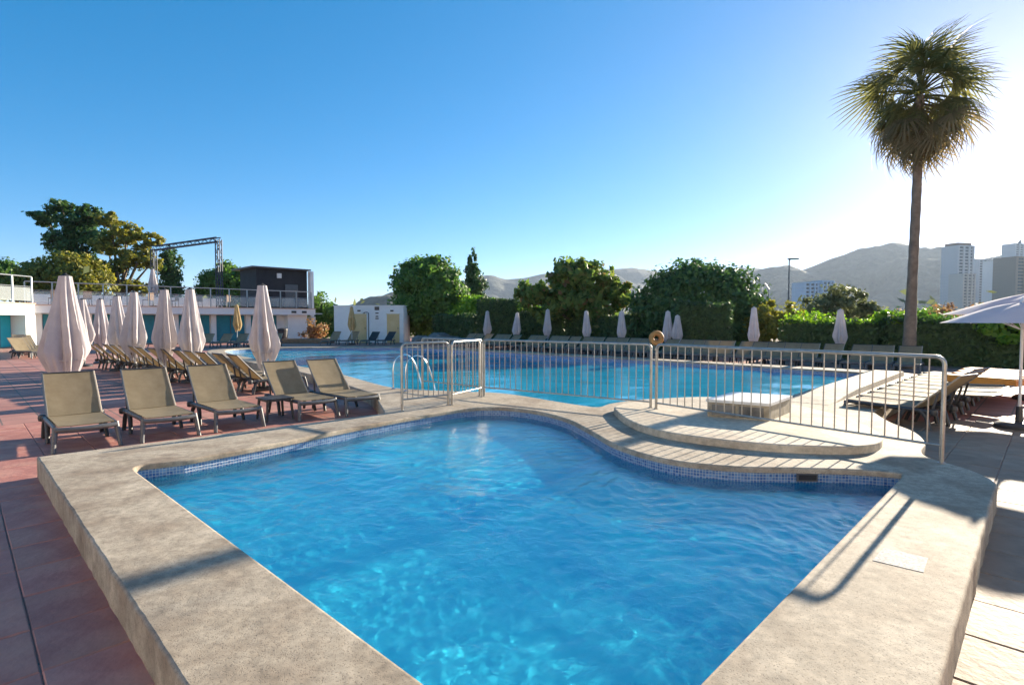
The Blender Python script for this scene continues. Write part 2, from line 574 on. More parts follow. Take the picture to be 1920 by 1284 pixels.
deck = MB().prism([(-40, -3), (16, -3), (16, 14), (15.2, 21.5), (2, 38), (-8, 52), (-40, 52)], -0.025, -0.012, holes=[outward(platform, -0.22)]).build('deck', paver_sheet())
tag(deck, kind='structure')
bed = MB()
# the near slabs, one by one
slab_mb = MB().box((0, 0, -0.018), (0.494, 0.494, 0.036), ch=0.006)
slab_me = slab_mb.mesh('paving_slab', M['paver'])
sand_me = slab_mb.mesh('paving_slab', M['paver_sand'])
cells = []
origin = Vector((0.243, 0.623, 0)) - U * 0.37 - V * 0.37
for i in range(-30, 40):
    for j in range(-30, 40):
        c = origin + U * (0.5 * i - 0.25) + V * (0.5 * j - 0.25)
        # keep slabs that at least partly show outside the platform
        if all(inside(platform, (c + U * a + V * b_).x, (c + U * a + V * b_).y) for a in (-.24, .24) for b_ in (-.24, .24)): continue
        s = [screen(c + U * a + V * b_) for a in (-.25, .25) for b_ in (-.25, .25)]
        s = [q for q in s if q]
        if not s or max(q[0] for q in s) < 0 or min(q[0] for q in s) > 1 or min(q[1] for q in s) > 1.0: continue
        cells.append((c.length, c))
cells.sort(key=lambda q: q[0])
pav = deck
for k, (d, c) in enumerate(cells[:300]):
    if abs(c.x) > 8 or c.y > 9: continue
    o = link('paving_slab', sand_me if c.x > 0.4 else slab_me, pav, (c.x, c.y, rnd.uniform(-0.0025, 0.002)),
             (rnd.uniform(-.004, .004), rnd.uniform(-.004, .004), math.atan2(U.y, U.x) + rnd.choice((0, 1, 2, 3)) * math.pi / 2 + rnd.uniform(-.006, .006)))



def roughen(poly, amp, seed):
    """hand-laid stone: straight runs get points every few centimetres, each a little off"""
    rs = random.Random(seed)
    out = []
    for i in range(len(poly)):
        a, b_ = Vector(poly[i][:2]), Vector(poly[(i + 1) % len(poly)][:2])
        l = (b_ - a).length
        near_ = min(a.length, b_.length) < 7
        k = max(1, int(l / 0.09)) if near_ else 1
        d = (b_ - a).normalized()
        nn = Vector((d.y, -d.x))
        for q in range(k):
            w = rs.gauss(0, amp) if near_ and q else 0
            out.append(tuple(a + (b_ - a) * (q / k) + nn * w))
    return out


platform = roughen(platform, 0.0022, 1)
# coping: rounded lip towards the water, rounded outer edge
cope = MB().prism(outward(platform, -0.018), COPE, COPE, holes=[outward(small_inner, 0.022), outward(main_inner, 0.022)], hole_z0=[COPE, COPE])


def rounded_edge(mb, loop, sgn, r, ztop, zbot):
    rings = []
    for a in (0, 30, 60, 90):
        d = r * (1 - math.sin(math.radians(a)))
        z = ztop - r * (1 - math.cos(math.radians(a)))
        rings.append((d, z))
    rings.append((0, zbot))
    prev = None
    for d, z in rings:
        lp = outward(loop, -sgn * d)
        k = len(mb.v)
        mb.v += [(p[0], p[1], z) for p in lp]
        n = len(lp)
        if prev is not None:
            for i in range(n):
                j = (i + 1) % n
                q = (prev + i, prev + j, k + j, k + i)
                mb.f.append(q)
        prev = k


rounded_edge(cope, platform, 1, 0.018, COPE, -0.05)
rounded_edge(cope, small_inner, -1, 0.022, COPE, COPE - 0.055)
rounded_edge(cope, main_inner, -1, 0.022, COPE, COPE - 0.055)
cope_o = tag(cope.build('pool_coping', M['coping'], smooth=True, angle=40), kind='structure')


def mosaic_mat(name, c1, c2, mortar, size):
    m = bpy.data.materials.new(name)
    N, L, b = nodes_of(m)
    uv = N.new('ShaderNodeUVMap')
    uv.uv_map = 'UVMap'
    br = N.new('ShaderNodeTexBrick')
    br.offset = 0.0
    br.inputs['Color1'].default_value = (*c1, 1)
    br.inputs['Color2'].default_value = (*c2, 1)
    br.inputs['Mortar'].default_value = (*mortar, 1)
    br.inputs['Scale'].default_value = 1.0
    br.inputs['Brick Width'].default_value = size
    br.inputs['Row Height'].default_value = size
    br.inputs['Mortar Size'].default_value = size * 0.075
    br.inputs['Bias'].default_value = -0.1
    L.new(uv.outputs[0], br.inputs['Vector'])
    L.new(br.outputs['Color'], b.inputs['Base Color'])
    b.inputs['Roughness'].default_value = 0.25
    bp = N.new('ShaderNodeBump')
    bp.inputs['Strength'].default_value = 0.5
    bp.inputs['Distance'].default_value = 0.003
    bp.invert = True
    L.new(br.outputs['Fac'], bp.inputs['Height'])
    L.new(bp.outputs[0], b.inputs['Normal'])
    return m


M['mosaic'] = mosaic_mat('blue_glass_mosaic', (0.06, 0.14, 0.32), (0.20, 0.34, 0.52), (0.46, 0.50, 0.52), 0.030)
M['poolfloor'] = mat('blue_pool_floor', (0.50, 0.82, 0.90), (0.70, 0.92, 0.95), rough=0.6, scale=1.1, detail=8)
M['mainfloor'] = mat('blue_main_floor', (0.35, 0.62, 0.75), (0.45, 0.70, 0.80), rough=0.6, scale=0.5, detail=6)


def pool_wall(name, loop, ztop, zbot, m):
    lp = outward(loop, 0.012)
    n = len(lp)
    vs, fs, uvs = [], [], []
    s = 0.0
    for i in range(n):
        a, b_ = Vector(lp[i]), Vector(lp[(i + 1) % n])
        l = (b_ - a).length
        k = len(vs)
        vs += [(a.x, a.y, zbot), (b_.x, b_.y, zbot), (b_.x, b_.y, ztop), (a.x, a.y, ztop)]
        fs.append((k, k + 1, k + 2, k + 3))
        uvs += [(s, zbot), (s + l, zbot), (s + l, ztop), (s, ztop)]
        s += l
    me = bpy.data.meshes.new(name)
    me.from_pydata(vs, [], fs)
    uvl = me.uv_layers.new(name='UVMap')
    for i, q in enumerate(uvs): uvl.data[i].uv = q
    me.materials.append(m)
    return tag(link(name, me), kind='structure')


w1 = pool_wall('small_pool_wall', small_inner, COPE - 0.03, SMALL_FLOOR, M['mosaic'])
w2 = pool_wall('main_pool_wall', main_inner, COPE - 0.03, MAIN_FLOOR, M['mosaic'])
fl1 = tag(MB().prism(outward(small_inner, 0.05), SMALL_FLOOR, SMALL_FLOOR).build('small_pool_floor', M['poolfloor']), kind='structure')
fl2 = tag(MB().prism(outward(main_inner, 0.05), MAIN_FLOOR, MAIN_FLOOR).build('main_pool_floor', M['mainfloor']), kind='structure')


def water_mat(name, col, clear_lo, clear_hi, scale, ripple):
    """pool water: part of the light passes, part is scattered back by the stirred, bubbly water"""
    m = bpy.data.materials.new(name)
    N, L, b = nodes_of(m)
    b.inputs['Base Color'].default_value = (*col, 1)
    b.inputs['Roughness'].default_value = 0.0
    b.inputs['IOR'].default_value = 1.333
    tc = N.new('ShaderNodeTexCoord')
    nz = N.new('ShaderNodeTexNoise')
    nz.inputs['Scale'].default_value = scale
    nz.inputs['Detail'].default_value = 7
    nz.inputs['Roughness'].default_value = 0.6
    nz.inputs['Distortion'].default_value = 1.2
    L.new(tc.outputs['Object'], nz.inputs['Vector'])
    mr = N.new('ShaderNodeMapRange')
    mr.inputs[1].default_value, mr.inputs[2].default_value = 0.3, 0.7
    mr.inputs[3].default_value, mr.inputs[4].default_value = clear_lo, clear_hi
    L.new(nz.outputs['Fac'], mr.inputs[0])
    L.new(mr.outputs[0], b.inputs['Transmission Weight'])
    b.subsurface_method = 'BURLEY'
    b.inputs['Subsurface Weight'].default_value = 1.0
    b.inputs['Subsurface Radius'].default_value = (0.35, 0.8, 1.0)
    b.inputs['Subsurface Scale'].default_value = 0.5
    b2 = N.new('ShaderNodeTexNoise')
    b2.inputs['Scale'].default_value = ripple
    b2.inputs['Detail'].default_value = 4
    b2.inputs['Distortion'].default_value = 0.9
    L.new(tc.outputs['Object'], b2.inputs['Vector'])
    bp = N.new('ShaderNodeBump')
    bp.inputs['Strength'].default_value = 0.5
    bp.inputs['Distance'].default_value = 0.015
    L.new(b2.outputs['Fac'], bp.inputs['Height'])
    L.new(bp.outputs[0], b.inputs['Normal'])
    return m


def water_sheet(name, loop, z, step, waves, seed, m):
    lp = outward(loop, 0.10)
    rs = np.random.RandomState(seed)
    xs = np.arange(min(p[0] for p in lp), max(p[0] for p in lp) + step, step)
    ys = np.arange(min(p[1] for p in lp), max(p[1] for p in lp) + step, step)
    X, Y = np.meshgrid(xs, ys)
    ins = np.zeros(X.shape, bool)
    n = len(lp)
    for i in range(n):
        x1, y1 = lp[i]; x2, y2 = lp[(i + 1) % n]
        if y1 == y2: continue
        c = ((y1 > Y) != (y2 > Y)) & (X < (x2 - x1) * (Y - y1) / (y2 - y1) + x1)
        ins ^= c
    Z = np.zeros(X.shape)
    # slow warps keep the ripples from looking like a regular pattern
    wx = X + 0.22 * np.sin(1.3 * Y + 0.7) + 0.12 * np.sin(2.9 * X - 1.7 * Y)
    wy = Y + 0.22 * np.sin(1.1 * X + 2.0) + 0.12 * np.sin(2.3 * Y + 1.9 * X + 1.0)
    for lam0, lam1, slope, cnt in waves:
        for _ in range(cnt):
            lam = math.exp(rs.uniform(math.log(lam0), math.log(lam1)))
            a = rs.uniform(0, 2 * math.pi)
            k = 2 * math.pi / lam
            amp = slope / k / math.sqrt(cnt / 2)
            Z += amp * np.sin(k * (wx * math.cos(a) + wy * math.sin(a)) + rs.uniform(0, 6.28))
    env = 0.75 + 0.35 * np.sin(0.9 * X + 0.5 * Y + 1) * np.sin(0.7 * Y - 0.4 * X + 2)
    Z = z + Z * env
    idx = -np.ones(X.shape, int)
    idx[ins] = np.arange(ins.sum())
    vs = np.stack([X[ins], Y[ins], Z[ins]], 1)
    a, b_, c, d = idx[:-1, :-1], idx[:-1, 1:], idx[1:, 1:], idx[1:, :-1]
    ok = (a >= 0) & (b_ >= 0) & (c >= 0) & (d >= 0)
    fs = np.stack([a[ok], b_[ok], c[ok], d[ok]], 1)
    me = bpy.data.meshes.new(name)
    me.vertices.add(len(vs)); me.vertices.foreach_set('co', vs.ravel())
    me.loops.add(fs.size); me.loops.foreach_set('vertex_index', fs.ravel().astype(np.int32))
    me.polygons.add(len(fs))
    me.polygons.foreach_set('loop_start', np.arange(0, fs.size, 4, dtype=np.int32))
    me.polygons.foreach_set('use_smooth', np.ones(len(fs), bool))
    me.update(calc_edges=True)
    me.materials.append(m)
    return tag(link(name, me), kind='structure')


WATER = water_mat('stirred_water', (0.09, 0.78, 0.96), 0.88, 0.97, 1.3, 11)
WATER2 = water_mat('main_water', (0.03, 0.50, 0.78), 0.15, 0.40, 0.4, 5)
sw = water_sheet('small_pool_water', small_inner, SMALL_WATER, 0.016, [(0.07, 0.14, 0.050, 36), (0.14, 0.32, 0.062, 34), (0.5, 1.6, 0.032, 10)], 3, WATER)
mw = water_sheet('main_pool_water', main_inner, MAIN_WATER, 0.10, [(0.35, 0.8, 0.022, 26), (0.8, 2.5, 0.02, 16)], 5, WATER2)
for o in (sw,):
    o.cycles.is_caustics_caster = True
for o in (fl1, w1):
    o.cycles.is_caustics_receiver = True
mw.cycles.is_caustics_caster = True
for o in (fl2, w2):
    o.cycles.is_caustics_receiver = True

# unseen wall added behind the camera to bounce warm sunlight into the shade
front = MB().box((0, -19.0, 6.5), (80, 1.0, 13.0), rz=math.radians(-6))
for k in range(1, 5):
    front.box((0, -18.1, 2.9 * k), (79, 1.3, 0.22), rz=math.radians(-6))
for k in range(-8, 9):
    front.box((k * 4.2, -18.0 - k * 4.2 * math.tan(math.radians(6)), 7.0), (0.3, 1.5, 13.9), rz=math.radians(-6))
tag(front.build('bounce_wall', mat('cream_render', (0.66, 0.60, 0.52), (0.72, 0.66, 0.58), rough=0.85, scale=0.6)), kind='structure')

# half-round step on the platform, with its own rounded nosing
step_poly = [tuple(p[:2]) for p in catmull([(1.70, 8.80), (1.57, 8.15), (1.62, 7.35), (1.83, 6.78), (2.14, 6.44), (2.62, 6.12), (3.12, 5.95), (3.67, 5.90), (4.07, 6.07), (4.40, 6.50), (4.62, 7.20),
                                       (4.70, 8.20), (4.40, 9.30), (3.5, 9.75), (2.5, 9.5)], 5, closed=True)]
stp = MB().prism(outward(step_poly, -0.02), COPE + 0.09, COPE + 0.09)
rounded_edge(stp, step_poly, 1, 0.02, COPE + 0.09, COPE - 0.02)
tag(stp.build('terrace_step', M['step'], smooth=True, angle=40), kind='structure')
# raised coping strip along the right side of the main pool, rising out of the terrace
st = MB()
a0, a1 = Vector((5.42, 9.35, 0)), Vector((10.25, 14.35, 0))
dirn = (a1 - a0).normalized(); nrm = Vector((-dirn.y, dirn.x, 0))
L_ = (a1 - a0).length
prev = None
for s_, h_ in ((0, 0.004), (0.9, 0.05), (2.0, 0.10), (L_, 0.115)):
    pts = [a0 + dirn * s_ + nrm * q for q in (-0.02, 0.0, 0.64, 0.66)]
    zz = [COPE - 0.02, COPE + h_, COPE + h_, COPE - 0.02]
    k = len(st.v)
    st.v += [(p.x, p.y, z_) for p, z_ in zip(pts, zz)]
    if prev is not None:
        for q in range(3): st.f.append((prev + q, k + q, k + q + 1, prev + q + 1))
    prev = k
st.f.append((prev, prev + 1, prev + 2, prev + 3))
tag(st.build('coping_kerb', M['step']), kind='structure')

# ------------------------------------------------------------------ low white block on the terrace step
blk = empty('diving_block', (0, 0, 0))
tag(blk, 'low white-topped block standing on the terrace behind the steel railing', 'block')
bz = COPE + 0.09
q = [Vector((2.78, 7.78, 0)), Vector((3.46, 7.36, 0)), Vector((4.14, 8.12, 0)), Vector((3.46, 8.54, 0))]
MB().prism([p[:2] for p in q], bz, bz + 0.205, bottom=True).build('body', M['block_side'], blk)
cc = sum(q, Vector()) / 4
MB().prism([(cc + (p - cc) * 1.04)[:2] for p in q], bz + 0.206, bz + 0.245, bottom=True).build('top', M['white_block'], blk)
for i in range(2):
    a, b_ = (q[0], q[1])
    for t0, t1 in ((0.08, 0.47), (0.53, 0.92)):
        if i == 0:
            a1 = a + (b_ - a) * t0; b1 = a + (b_ - a) * t1
            out = Vector((-(b_ - a).y, (b_ - a).x, 0)).normalized() * -0.006
            pm = MB()
            pm.bar(a1 + out + Vector((0, 0, bz + 0.10)), b1 + out + Vector((0, 0, bz + 0.10)), 0.012, 0.15)
            pm.build('panel', M['rock'], blk)

# skimmer mouth in the mosaic band, and a printed plate on the coping
sk = empty('skimmer', (2.90, 5.345, 0.128))
tag(sk, 'dark slot of a pool skimmer set in the blue mosaic band', 'skimmer')
MB().box((0, 0, 0), (0.20, 0.012, 0.075)).build('frame', M['graphite'], sk, rz=math.radians(-3))
MB().box((0, -0.010, 0.002), (0.165, 0.012, 0.048)).build('opening', M['black'], sk, rz=math.radians(-3))

plate = empty('warning_plate', (0, 0, 0))
tag(plate, 'worn white plate of small print lying on the sunlit coping', 'plate')
pm = mat('worn_white_print', (0.30, 0.28, 0.27), (0.56, 0.52, 0.46), rough=0.8, scale=70, detail=3, ramp=(0.44, 0.54), stain=((0.50, 0.43, 0.33), 6, 0.55, 0.75))
MB().prism([(2.18, 3.27), (2.37, 3.11), (2.54, 3.3), (2.38, 3.46)], COPE + 0.0005, COPE + 0.0025).build('plate_face', pm, plate)

# ------------------------------------------------------------------ steel railing panels


def railing(pa, pb, za, zb, n, label, top=1.30, foot=True):
    """one welded railing panel: bent top tube with two legs, a bottom bar and n upright bars"""
    pa, pb = Vector((*pa, 0)), Vector((*pb, 0))
    d = (pb - pa).normalized()
    r = empty('railing_panel', (pa.x, pa.y, za))
    tag(r, label, 'railing', 'steel railing panels between the two pools')
    base = Vector((pa.x, pa.y, za))
    R = 0.075
    path = [Vector((pa.x, pa.y, za))]
    zt = top
    path.append(Vector((pa.x, pa.y, zt - R)))
    for a in (20, 45, 70):
        path.append(Vector((pa.x, pa.y, zt - R)) + d * (R * (1 - math.cos(math.radians(a)))) + Vector((0, 0, R * math.sin(math.radians(a)))))
    path.append(Vector((pa.x, pa.y, zt)) + d * R)
    path.append(Vector((pb.x, pb.y, zt)) - d * R)
    for a in (70, 45, 20):
        path.append(Vector((pb.x, pb.y, zt - R)) - d * (R * (1 - math.cos(math.radians(a)))) + Vector((0, 0, R * math.sin(math.radians(a)))))
    path.append(Vector((pb.x, pb.y, zt - R)))
    path.append(Vector((pb.x, pb.y, zb)))
    MB().tube([p - base for p in path], 0.021, 10).build('top_rail', M['steel'], r, smooth=True, angle=50)
    zl = 0.40
    MB().tube([Vector((pa.x, pa.y, zl)) + d * 0.015 - base, Vector((pb.x, pb.y, zl)) - d * 0.015 - base], 0.013, 8).build('bottom_rail', M['steel'], r, smooth=True, angle=50)
    bar = MB().tube([(0, 0, zl), (0, 0, zt - 0.012)], 0.0075, 6).mesh('bar', M['steel'], True, 50)
    for k in range(1, n + 1):
        p = pa + (pb - pa) * (k / (n + 1))
        o = link('bar', bar, r, (p.x - base.x, p.y - base.y, -base.z))
    for p, z in ((pa, za), (pb, zb)):
        MB().lathe([(0.036, -0.0), (0.036, 0.008), (0.028, 0.012)], 12, (p.x - base.x, p.y - base.y, z - base.z)).build('foot_plate', M['steel'], r)
    return r


railing((2.22, 8.42), (4.37, 5.54), COPE + 0.09, COPE, 27, 'long steel railing panel nearest the camera, ending beside the shadowed coping corner')
railing((-0.53, 10.42), (2.16, 8.52), COPE, COPE + 0.09, 26, 'long steel railing panel in front of the main pool, its far end near the ladder')
railing((-1.03, 9.39), (-0.57, 10.36), COPE, COPE, 8, 'short steel railing panel slanting back, second from the loungers')
railing((-1.76, 8.76), (-1.09, 9.36), COPE, COPE, 8, 'short steel railing panel closest to the front row loungers')
railing((-1.89, 11.55), (-0.62, 10.50), COPE, COPE, 9, 'short steel railing panel right beside the pool ladder')

# ------------------------------------------------------------------ pool ladder
lad = empty('pool_ladder', (-2.05, 11.62, COPE))
tag(lad, 'chrome pool ladder with two hooped handrails at the main pool edge', 'ladder')
away = Vector((0.74, 0.67, 0))      # towards the water
side = Vector((0.67, -0.74, 0))
for s in (-0.25, 0.25):
    o = side * s
    pth = catmull([o - away * 0.38, o - away * 0.38 + Vector((0, 0, 0.45)), o - away * 0.30 + Vector((0, 0, 0.66)), o - away * 0.08 + Vector((0, 0, 0.72)), o + away * 0.12 + Vector((0, 0, 0.56)),
                   o + away * 0.30 + Vector((0, 0, 0.10)), o + away * 0.36 + Vector((0, 0, -0.3)), o + away * 0.36 + Vector((0, 0, -1.0))], 5)
    MB().tube(pth, 0.017, 8).build('handrail', M['chrome'], lad, smooth=True, angle=50)
    MB().lathe([(0.05, 0.0), (0.05, 0.015), (0.025, 0.03)], 12, tuple(o - away * 0.38)).build('flange', M['chrome'], lad)
for z in (-0.3, -0.58, -0.86):
    MB().bar(side * -0.25 + away * 0.36 + Vector((0, 0, z)), side * 0.25 + away * 0.36 + Vector((0, 0, z)), 0.06, 0.02).build('rung', M['chrome'], lad)

# ------------------------------------------------------------------ loungers
# local frame: x across, y from foot to head, origin on the floor under the foot end
HINGE, SEAT = 0.98, 0.335


def sling_strip(y0, z0, y1, z1, w0, w1, sag, thick=0.012, n=6, m=4):
    mb = MB()
    d = Vector((0, y1 - y0, z1 - z0))
    nrm = Vector((0, -d.z, d.y)).normalized()
    for side_ in (0, 1):
        for i in range(n + 1):
            t = i / n
            for j in range(m + 1):
                s = j / m * 2 - 1
                w = w0 + (w1 - w0) * t
                sg = sag * (1 - s * s) * (0.35 + 0.65 * math.sin(math.pi * t))
                p = Vector((s * w / 2, y0, z0)) + d * t - nrm * (sg + side_ * thick)
                mb.v.append(tuple(p))
    k = (n + 1) * (m + 1)
    for i in range(n):
        for j in range(m):
            a = i * (m + 1) + j
            mb.f.append((a, a + 1, a + m + 2, a + m + 1))
            mb.f.append((k + a, k + a + m + 1, k + a + m + 2, k + a + 1))
    ring = [j for j in range(m + 1)] + [i * (m + 1) + m for i in range(1, n + 1)] + [n * (m + 1) + j for j in range(m - 1, -1, -1)] + [i * (m + 1) for i in range(n - 1, 0, -1)]
    for i in range(len(ring)):
        a, b_ = ring[i], ring[(i + 1) % len(ring)]
        mb.f.append((b_, a, k + a, k + b_))
    return mb


def make_lounger(back_deg, cloth, name='sun_lounger', low=0.0, cushion=False):
    r = empty(name)
    fr = MB()
    for s in (-1, 1):
        x = 0.315 * s
        fr.tube([(x, -0.04, SEAT - 0.035), (x, 0.3, SEAT - 0.035), (x, 1.12, SEAT - 0.045), (x * 1.04, 1.24, SEAT - 0.05)], [0.026, 0.03, 0.032, 0.036], 8)
    fr.bar((-0.3, 0.55, SEAT - 0.05), (0.3, 0.55, SEAT - 0.05), 0.04, 0.025)
    fr.bar((-0.3, 1.10, SEAT - 0.06), (0.3, 1.10, SEAT - 0.06), 0.04, 0.025)
    fr.build('frame', M['charcoal'], r, smooth=True, angle=45)
    for s in (-1, 1):
        MB().tube([(0.315 * s, -0.02, SEAT - 0.02), (0.327 * s, -0.05, 0.22), (0.345 * s, -0.085, 0.06), (0.35 * s, -0.10, 0.0)], [0.034, 0.031, 0.026, 0.028], 8).build('leg', M['graphite'], r, smooth=True, angle=50)
        MB().tube([(0.315 * s, 0.86, SEAT - 0.04), (0.32 * s, 0.80, 0.2), (0.33 * s, 0.73, 0.0)], [0.036, 0.03, 0.026], 8).build('leg', M['charcoal'], r, smooth=True, angle=50)
        MB().tube([(0.315 * s, 1.06, SEAT - 0.04), (0.325 * s, 1.14, 0.2), (0.335 * s, 1.19, 0.0)], [0.038, 0.032, 0.028], 8).build('leg', M['charcoal'], r, smooth=True, angle=50)
        MB().lathe([(0.02, -0.05), (0.045, -0.04), (0.052, 0.0), (0.045, 0.04), (0.02, 0.05)], 10, (0.335 * s, 1.245, SEAT - 0.05)).build('end_cap', M['charcoal'], r, smooth=True, angle=50)
    cb = MB()
    cb.tube(catmull([(-0.32, -0.045, SEAT - 0.05), (-0.16, -0.075, SEAT - 0.055), (0, -0.085, SEAT - 0.058), (0.16, -0.075, SEAT - 0.055), (0.32, -0.045, SEAT - 0.05)], 3), 0.033, 8)
    cb.build('front_rail', M['graphite'], r, smooth=True, angle=50)
    sling_strip(-0.05, SEAT, HINGE, SEAT - 0.005, 0.585, 0.595, 0.018).build('seat', M[cloth], r, smooth=True, angle=50)
    a = math.radians(back_deg)
    bl = 0.77
    ty, tz = HINGE + bl * math.cos(a), SEAT + bl * math.sin(a)
    bk = sling_strip(HINGE, SEAT - 0.002, ty, tz, 0.595, 0.585, 0.014).build('backrest', M[cloth], r, smooth=True, angle=50)
    for s in (-1, 1):
        MB().tube([(0.305 * s, HINGE - 0.02, SEAT - 0.012), (0.305 * s, (HINGE + ty) / 2, (SEAT + tz) / 2 - 0.01), (0.300 * s, ty + 0.005, tz - 0.003)], 0.014, 6).build('back_frame', M['graphite'] if s < 0 else M['slingtrim'], bk, smooth=True, angle=50)
        if back_deg > 10:
            MB().bar((0.29 * s, HINGE + 0.5 * bl * math.cos(a) + 0.01, SEAT + 0.5 * bl * math.sin(a) - 0.02), (0.29 * s, 1.20, SEAT - 0.05), 0.02, 0.028).build('strut', M['charcoal'], r)
    MB().tube([(-0.300, ty + 0.004, tz - 0.004), (0.300, ty + 0.004, tz - 0.004)], 0.014, 6).build('head_rail', M['charcoal'], bk, smooth=True, angle=50)
    return r


def at_dir(d):
    """z rotation that turns local +y (foot to head) into direction d"""
    return math.atan2(-d[0], d[1])


tall = make_lounger(47, 'sling')
used = set()


def place(proto, loc, head, label, group, jitter=0.02):
    o = proto if proto.name not in used else copy_tree(proto)
    used.add(proto.name)
    o.location = loc
    o.rotation_euler = (0, 0, at_dir(head) + rnd.uniform(-jitter, jitter))
    tag(o, label, 'sun lounger', group)
    return o


ORD = ['first', 'second', 'third', 'fourth', 'fifth', 'sixth', 'seventh', 'eighth', 'ninth', 'tenth', 'eleventh', 'twelfth', 'thirteenth', 'fourteenth', 'fifteenth', 'sixteenth', 'seventeenth',
       'eighteenth', 'nineteenth', 'twentieth', 'twenty-first', 'twenty-second', 'twenty-third', 'twenty-fourth', 'twenty-fifth', 'twenty-sixth', 'twenty-seventh', 'twenty-eighth', 'twenty-ninth',
       'thirtieth', 'thirty-first', 'thirty-second', 'thirty-third']
near = [((-5.555, 7.125), 'tan sling lounger at the outer end of the front row, under the largest umbrella'),
        ((-4.855, 7.74), 'tan sling lounger in the front row, second from its outer end'),
        ((-4.225, 8.43), 'tan sling lounger in the middle of the front row, beside the small table'),
        ((-3.34, 9.36), 'tan sling lounger in the front row between small table and the end lounger'),
        ((-2.70, 9.82), 'tan sling lounger with striped railing shadow, nearest the pool ladder in the front row')]
for p, lab in near:
    place(tall, (p[0], p[1], 0), V, lab, 'front row of loungers by the small pool')

# side table between the third and fourth
tb = empty('side_table', (-4.02, 9.28, 0), at_dir(V))
tag(tb, 'low dark slatted side table between two front row loungers', 'side table')
for k in range(5):
    MB().box((-0.19 + k * 0.095, 0, 0.36), (0.086, 0.46, 0.022)).build('slat', M['charcoal'], tb)
for x in (-0.2, 0.2):
    for y in (-0.19, 0.19):
        MB().tube([(x * 0.95, y * 0.95, 0.35), (x * 1.1, y * 1.1, 0.0)], [0.024, 0.018], 6).build('leg', M['charcoal'], tb)
MB().box((0, 0, 0.335), (0.42, 0.40, 0.028)).build('apron', M['charcoal'], tb)

# long diagonal row on the left, heads away from the main pool
mid = make_lounger(47, 'sling')
a0, a1 = Vector((-5.25, 13.45, 0)), Vector((-13.4, 19.8, 0))
nL = 14
rowd = (a1 - a0).normalized()
for k in range(nL):
    p = a0 + (a1 - a0) * (k / (nL - 1)) + Vector((rnd.uniform(-.06, .06), rnd.uniform(-.06, .06), 0))
    place(mid, p, Vector((-0.68, -0.73, 0)), 'brown lounger %s from the front row in the diagonal row along the main pool' % ORD[k], 'diagonal row of loungers beside the main pool', 0.05)

# far row across the main pool
far = make_lounger(40, 'sling')
xs = [854, 870, 886, 903, 919, 936, 967, 986, 1008, 1028, 1050, 1074, 1094, 1114, 1140, 1160, 1182, 1203, 1233, 1260, 1287, 1313, 1342, 1375, 1405, 1439, 1471, 1503, 1546, 1599, 1649, 1702]
# the row stands on one straight line from beside the palm (12.1, 16.9) to the far corner (-3.6, 34.4)
f0, f1 = Vector((12.05, 16.85, 0)), Vector((-3.55, 34.3, 0))
fd = (f1 - f0).normalized()
for k, x in enumerate(reversed(xs)):
    # parameter along the line for each seat's bearing
    t_ = (x - 960) / 1031
    s = (t_ * f0.y - f0.x) / (fd.x - t_ * fd.y)
    p = f0 + fd * s
    place(far, p, Vector((0.66, 0.75, 0)), 'brown lounger %s from the palm in the far poolside row' % ORD[k], 'far row of loungers across the main pool', 0.06)

# flat row on the right with orange cushions at its far end
rb = make_lounger(43, 'sling')
rf = make_lounger(3, 'sling')
for k in range(6):
    p = Vector((5.98, 9.45, 0)) + Vector((0.715, 0.70, 0)) * (0.76 * k) + Vector((0, 0, 0))
    head = Vector((0.52, -0.855, 0))
    foot = p + Vector((-head.y, head.x, 0)) * -0.0
    kind = rb if k < 3 else rf
    lab = ('dark framed lounger with raised back, %s from the railing in the right-hand row' if k < 3 else 'flat lounger with sunlit pale seat, %s from the railing in the right-hand row') % ORD[k]
    place(kind, foot, head, lab, 'row of loungers beside the right pool edge', 0.03)
cush_mb = MB().box((0, 1.33, SEAT + 0.09), (0.60, 1.18, 0.15), ch=0.03)
cush_me = cush_mb.mesh('cushion', M['orange'])
for k in range(4):
    p = Vector((5.98, 9.45, 0)) + Vector((0.715, 0.70, 0)) * (0.76 * (6 + k))
    head = Vector((0.52, -0.855, 0))
    o = place(rf, p, head, 'flat lounger half covered by an orange mattress, %s beyond the bare right-hand ones' % ORD[k], 'row of loungers beside the right pool edge', 0.03)
    c = link('mattress', cush_me, None, tuple(p), (0, 0, at_dir(head)))
    tag(c, 'thick orange mattress lying on a flat lounger, %s from the bare right-hand ones' % ORD[k], 'mattress', 'orange mattresses on the right-hand loungers')

# loungers under the left building, behind the pool's far end, and by the white cabin
for k in range(7):
    y = 24.2 + 0.82 * k
    place(mid, Vector((-0.862 * y + rnd.uniform(-.1, .1), y, 0)), Vector((-0.93, 0.36, 0)), 'tan lounger %s from the near end of the group by the teal shutters' % ORD[k], 'loungers beside the teal shuttered block', 0.08)
for k, (x, y) in enumerate([(-18.9, 33.2), (-18.0, 33.4), (-17.1, 33.7), (-16.2, 33.9), (-15.1, 34.2), (-20.0, 33.0), (-21.2, 32.6)]):
    place(far, Vector((x, y, 0)), Vector((-0.1, 1, 0)), 'tan lounger facing the pool %s in the group near the black tower' % ORD[k], 'loungers at the far left end of the main pool', 0.1)
dark = make_lounger(44, 'black')
for k, (x, y) in enumerate([(-12.4, 36.6), (-11.3, 36.9), (-9.9, 37.0), (-8.9, 37.2)]):
    place(mid if k < 2 else dark, Vector((x, y, 0)), Vector((0.25, 1, 0)), ('pale lounger in front of the white cabin, %s from its blank end' if k < 2 else 'black lounger in front of the white cabin, %s from its blank end') % ORD[k], 'loungers in front of the white cabin', 0.1)

# ------------------------------------------------------------------ umbrellas


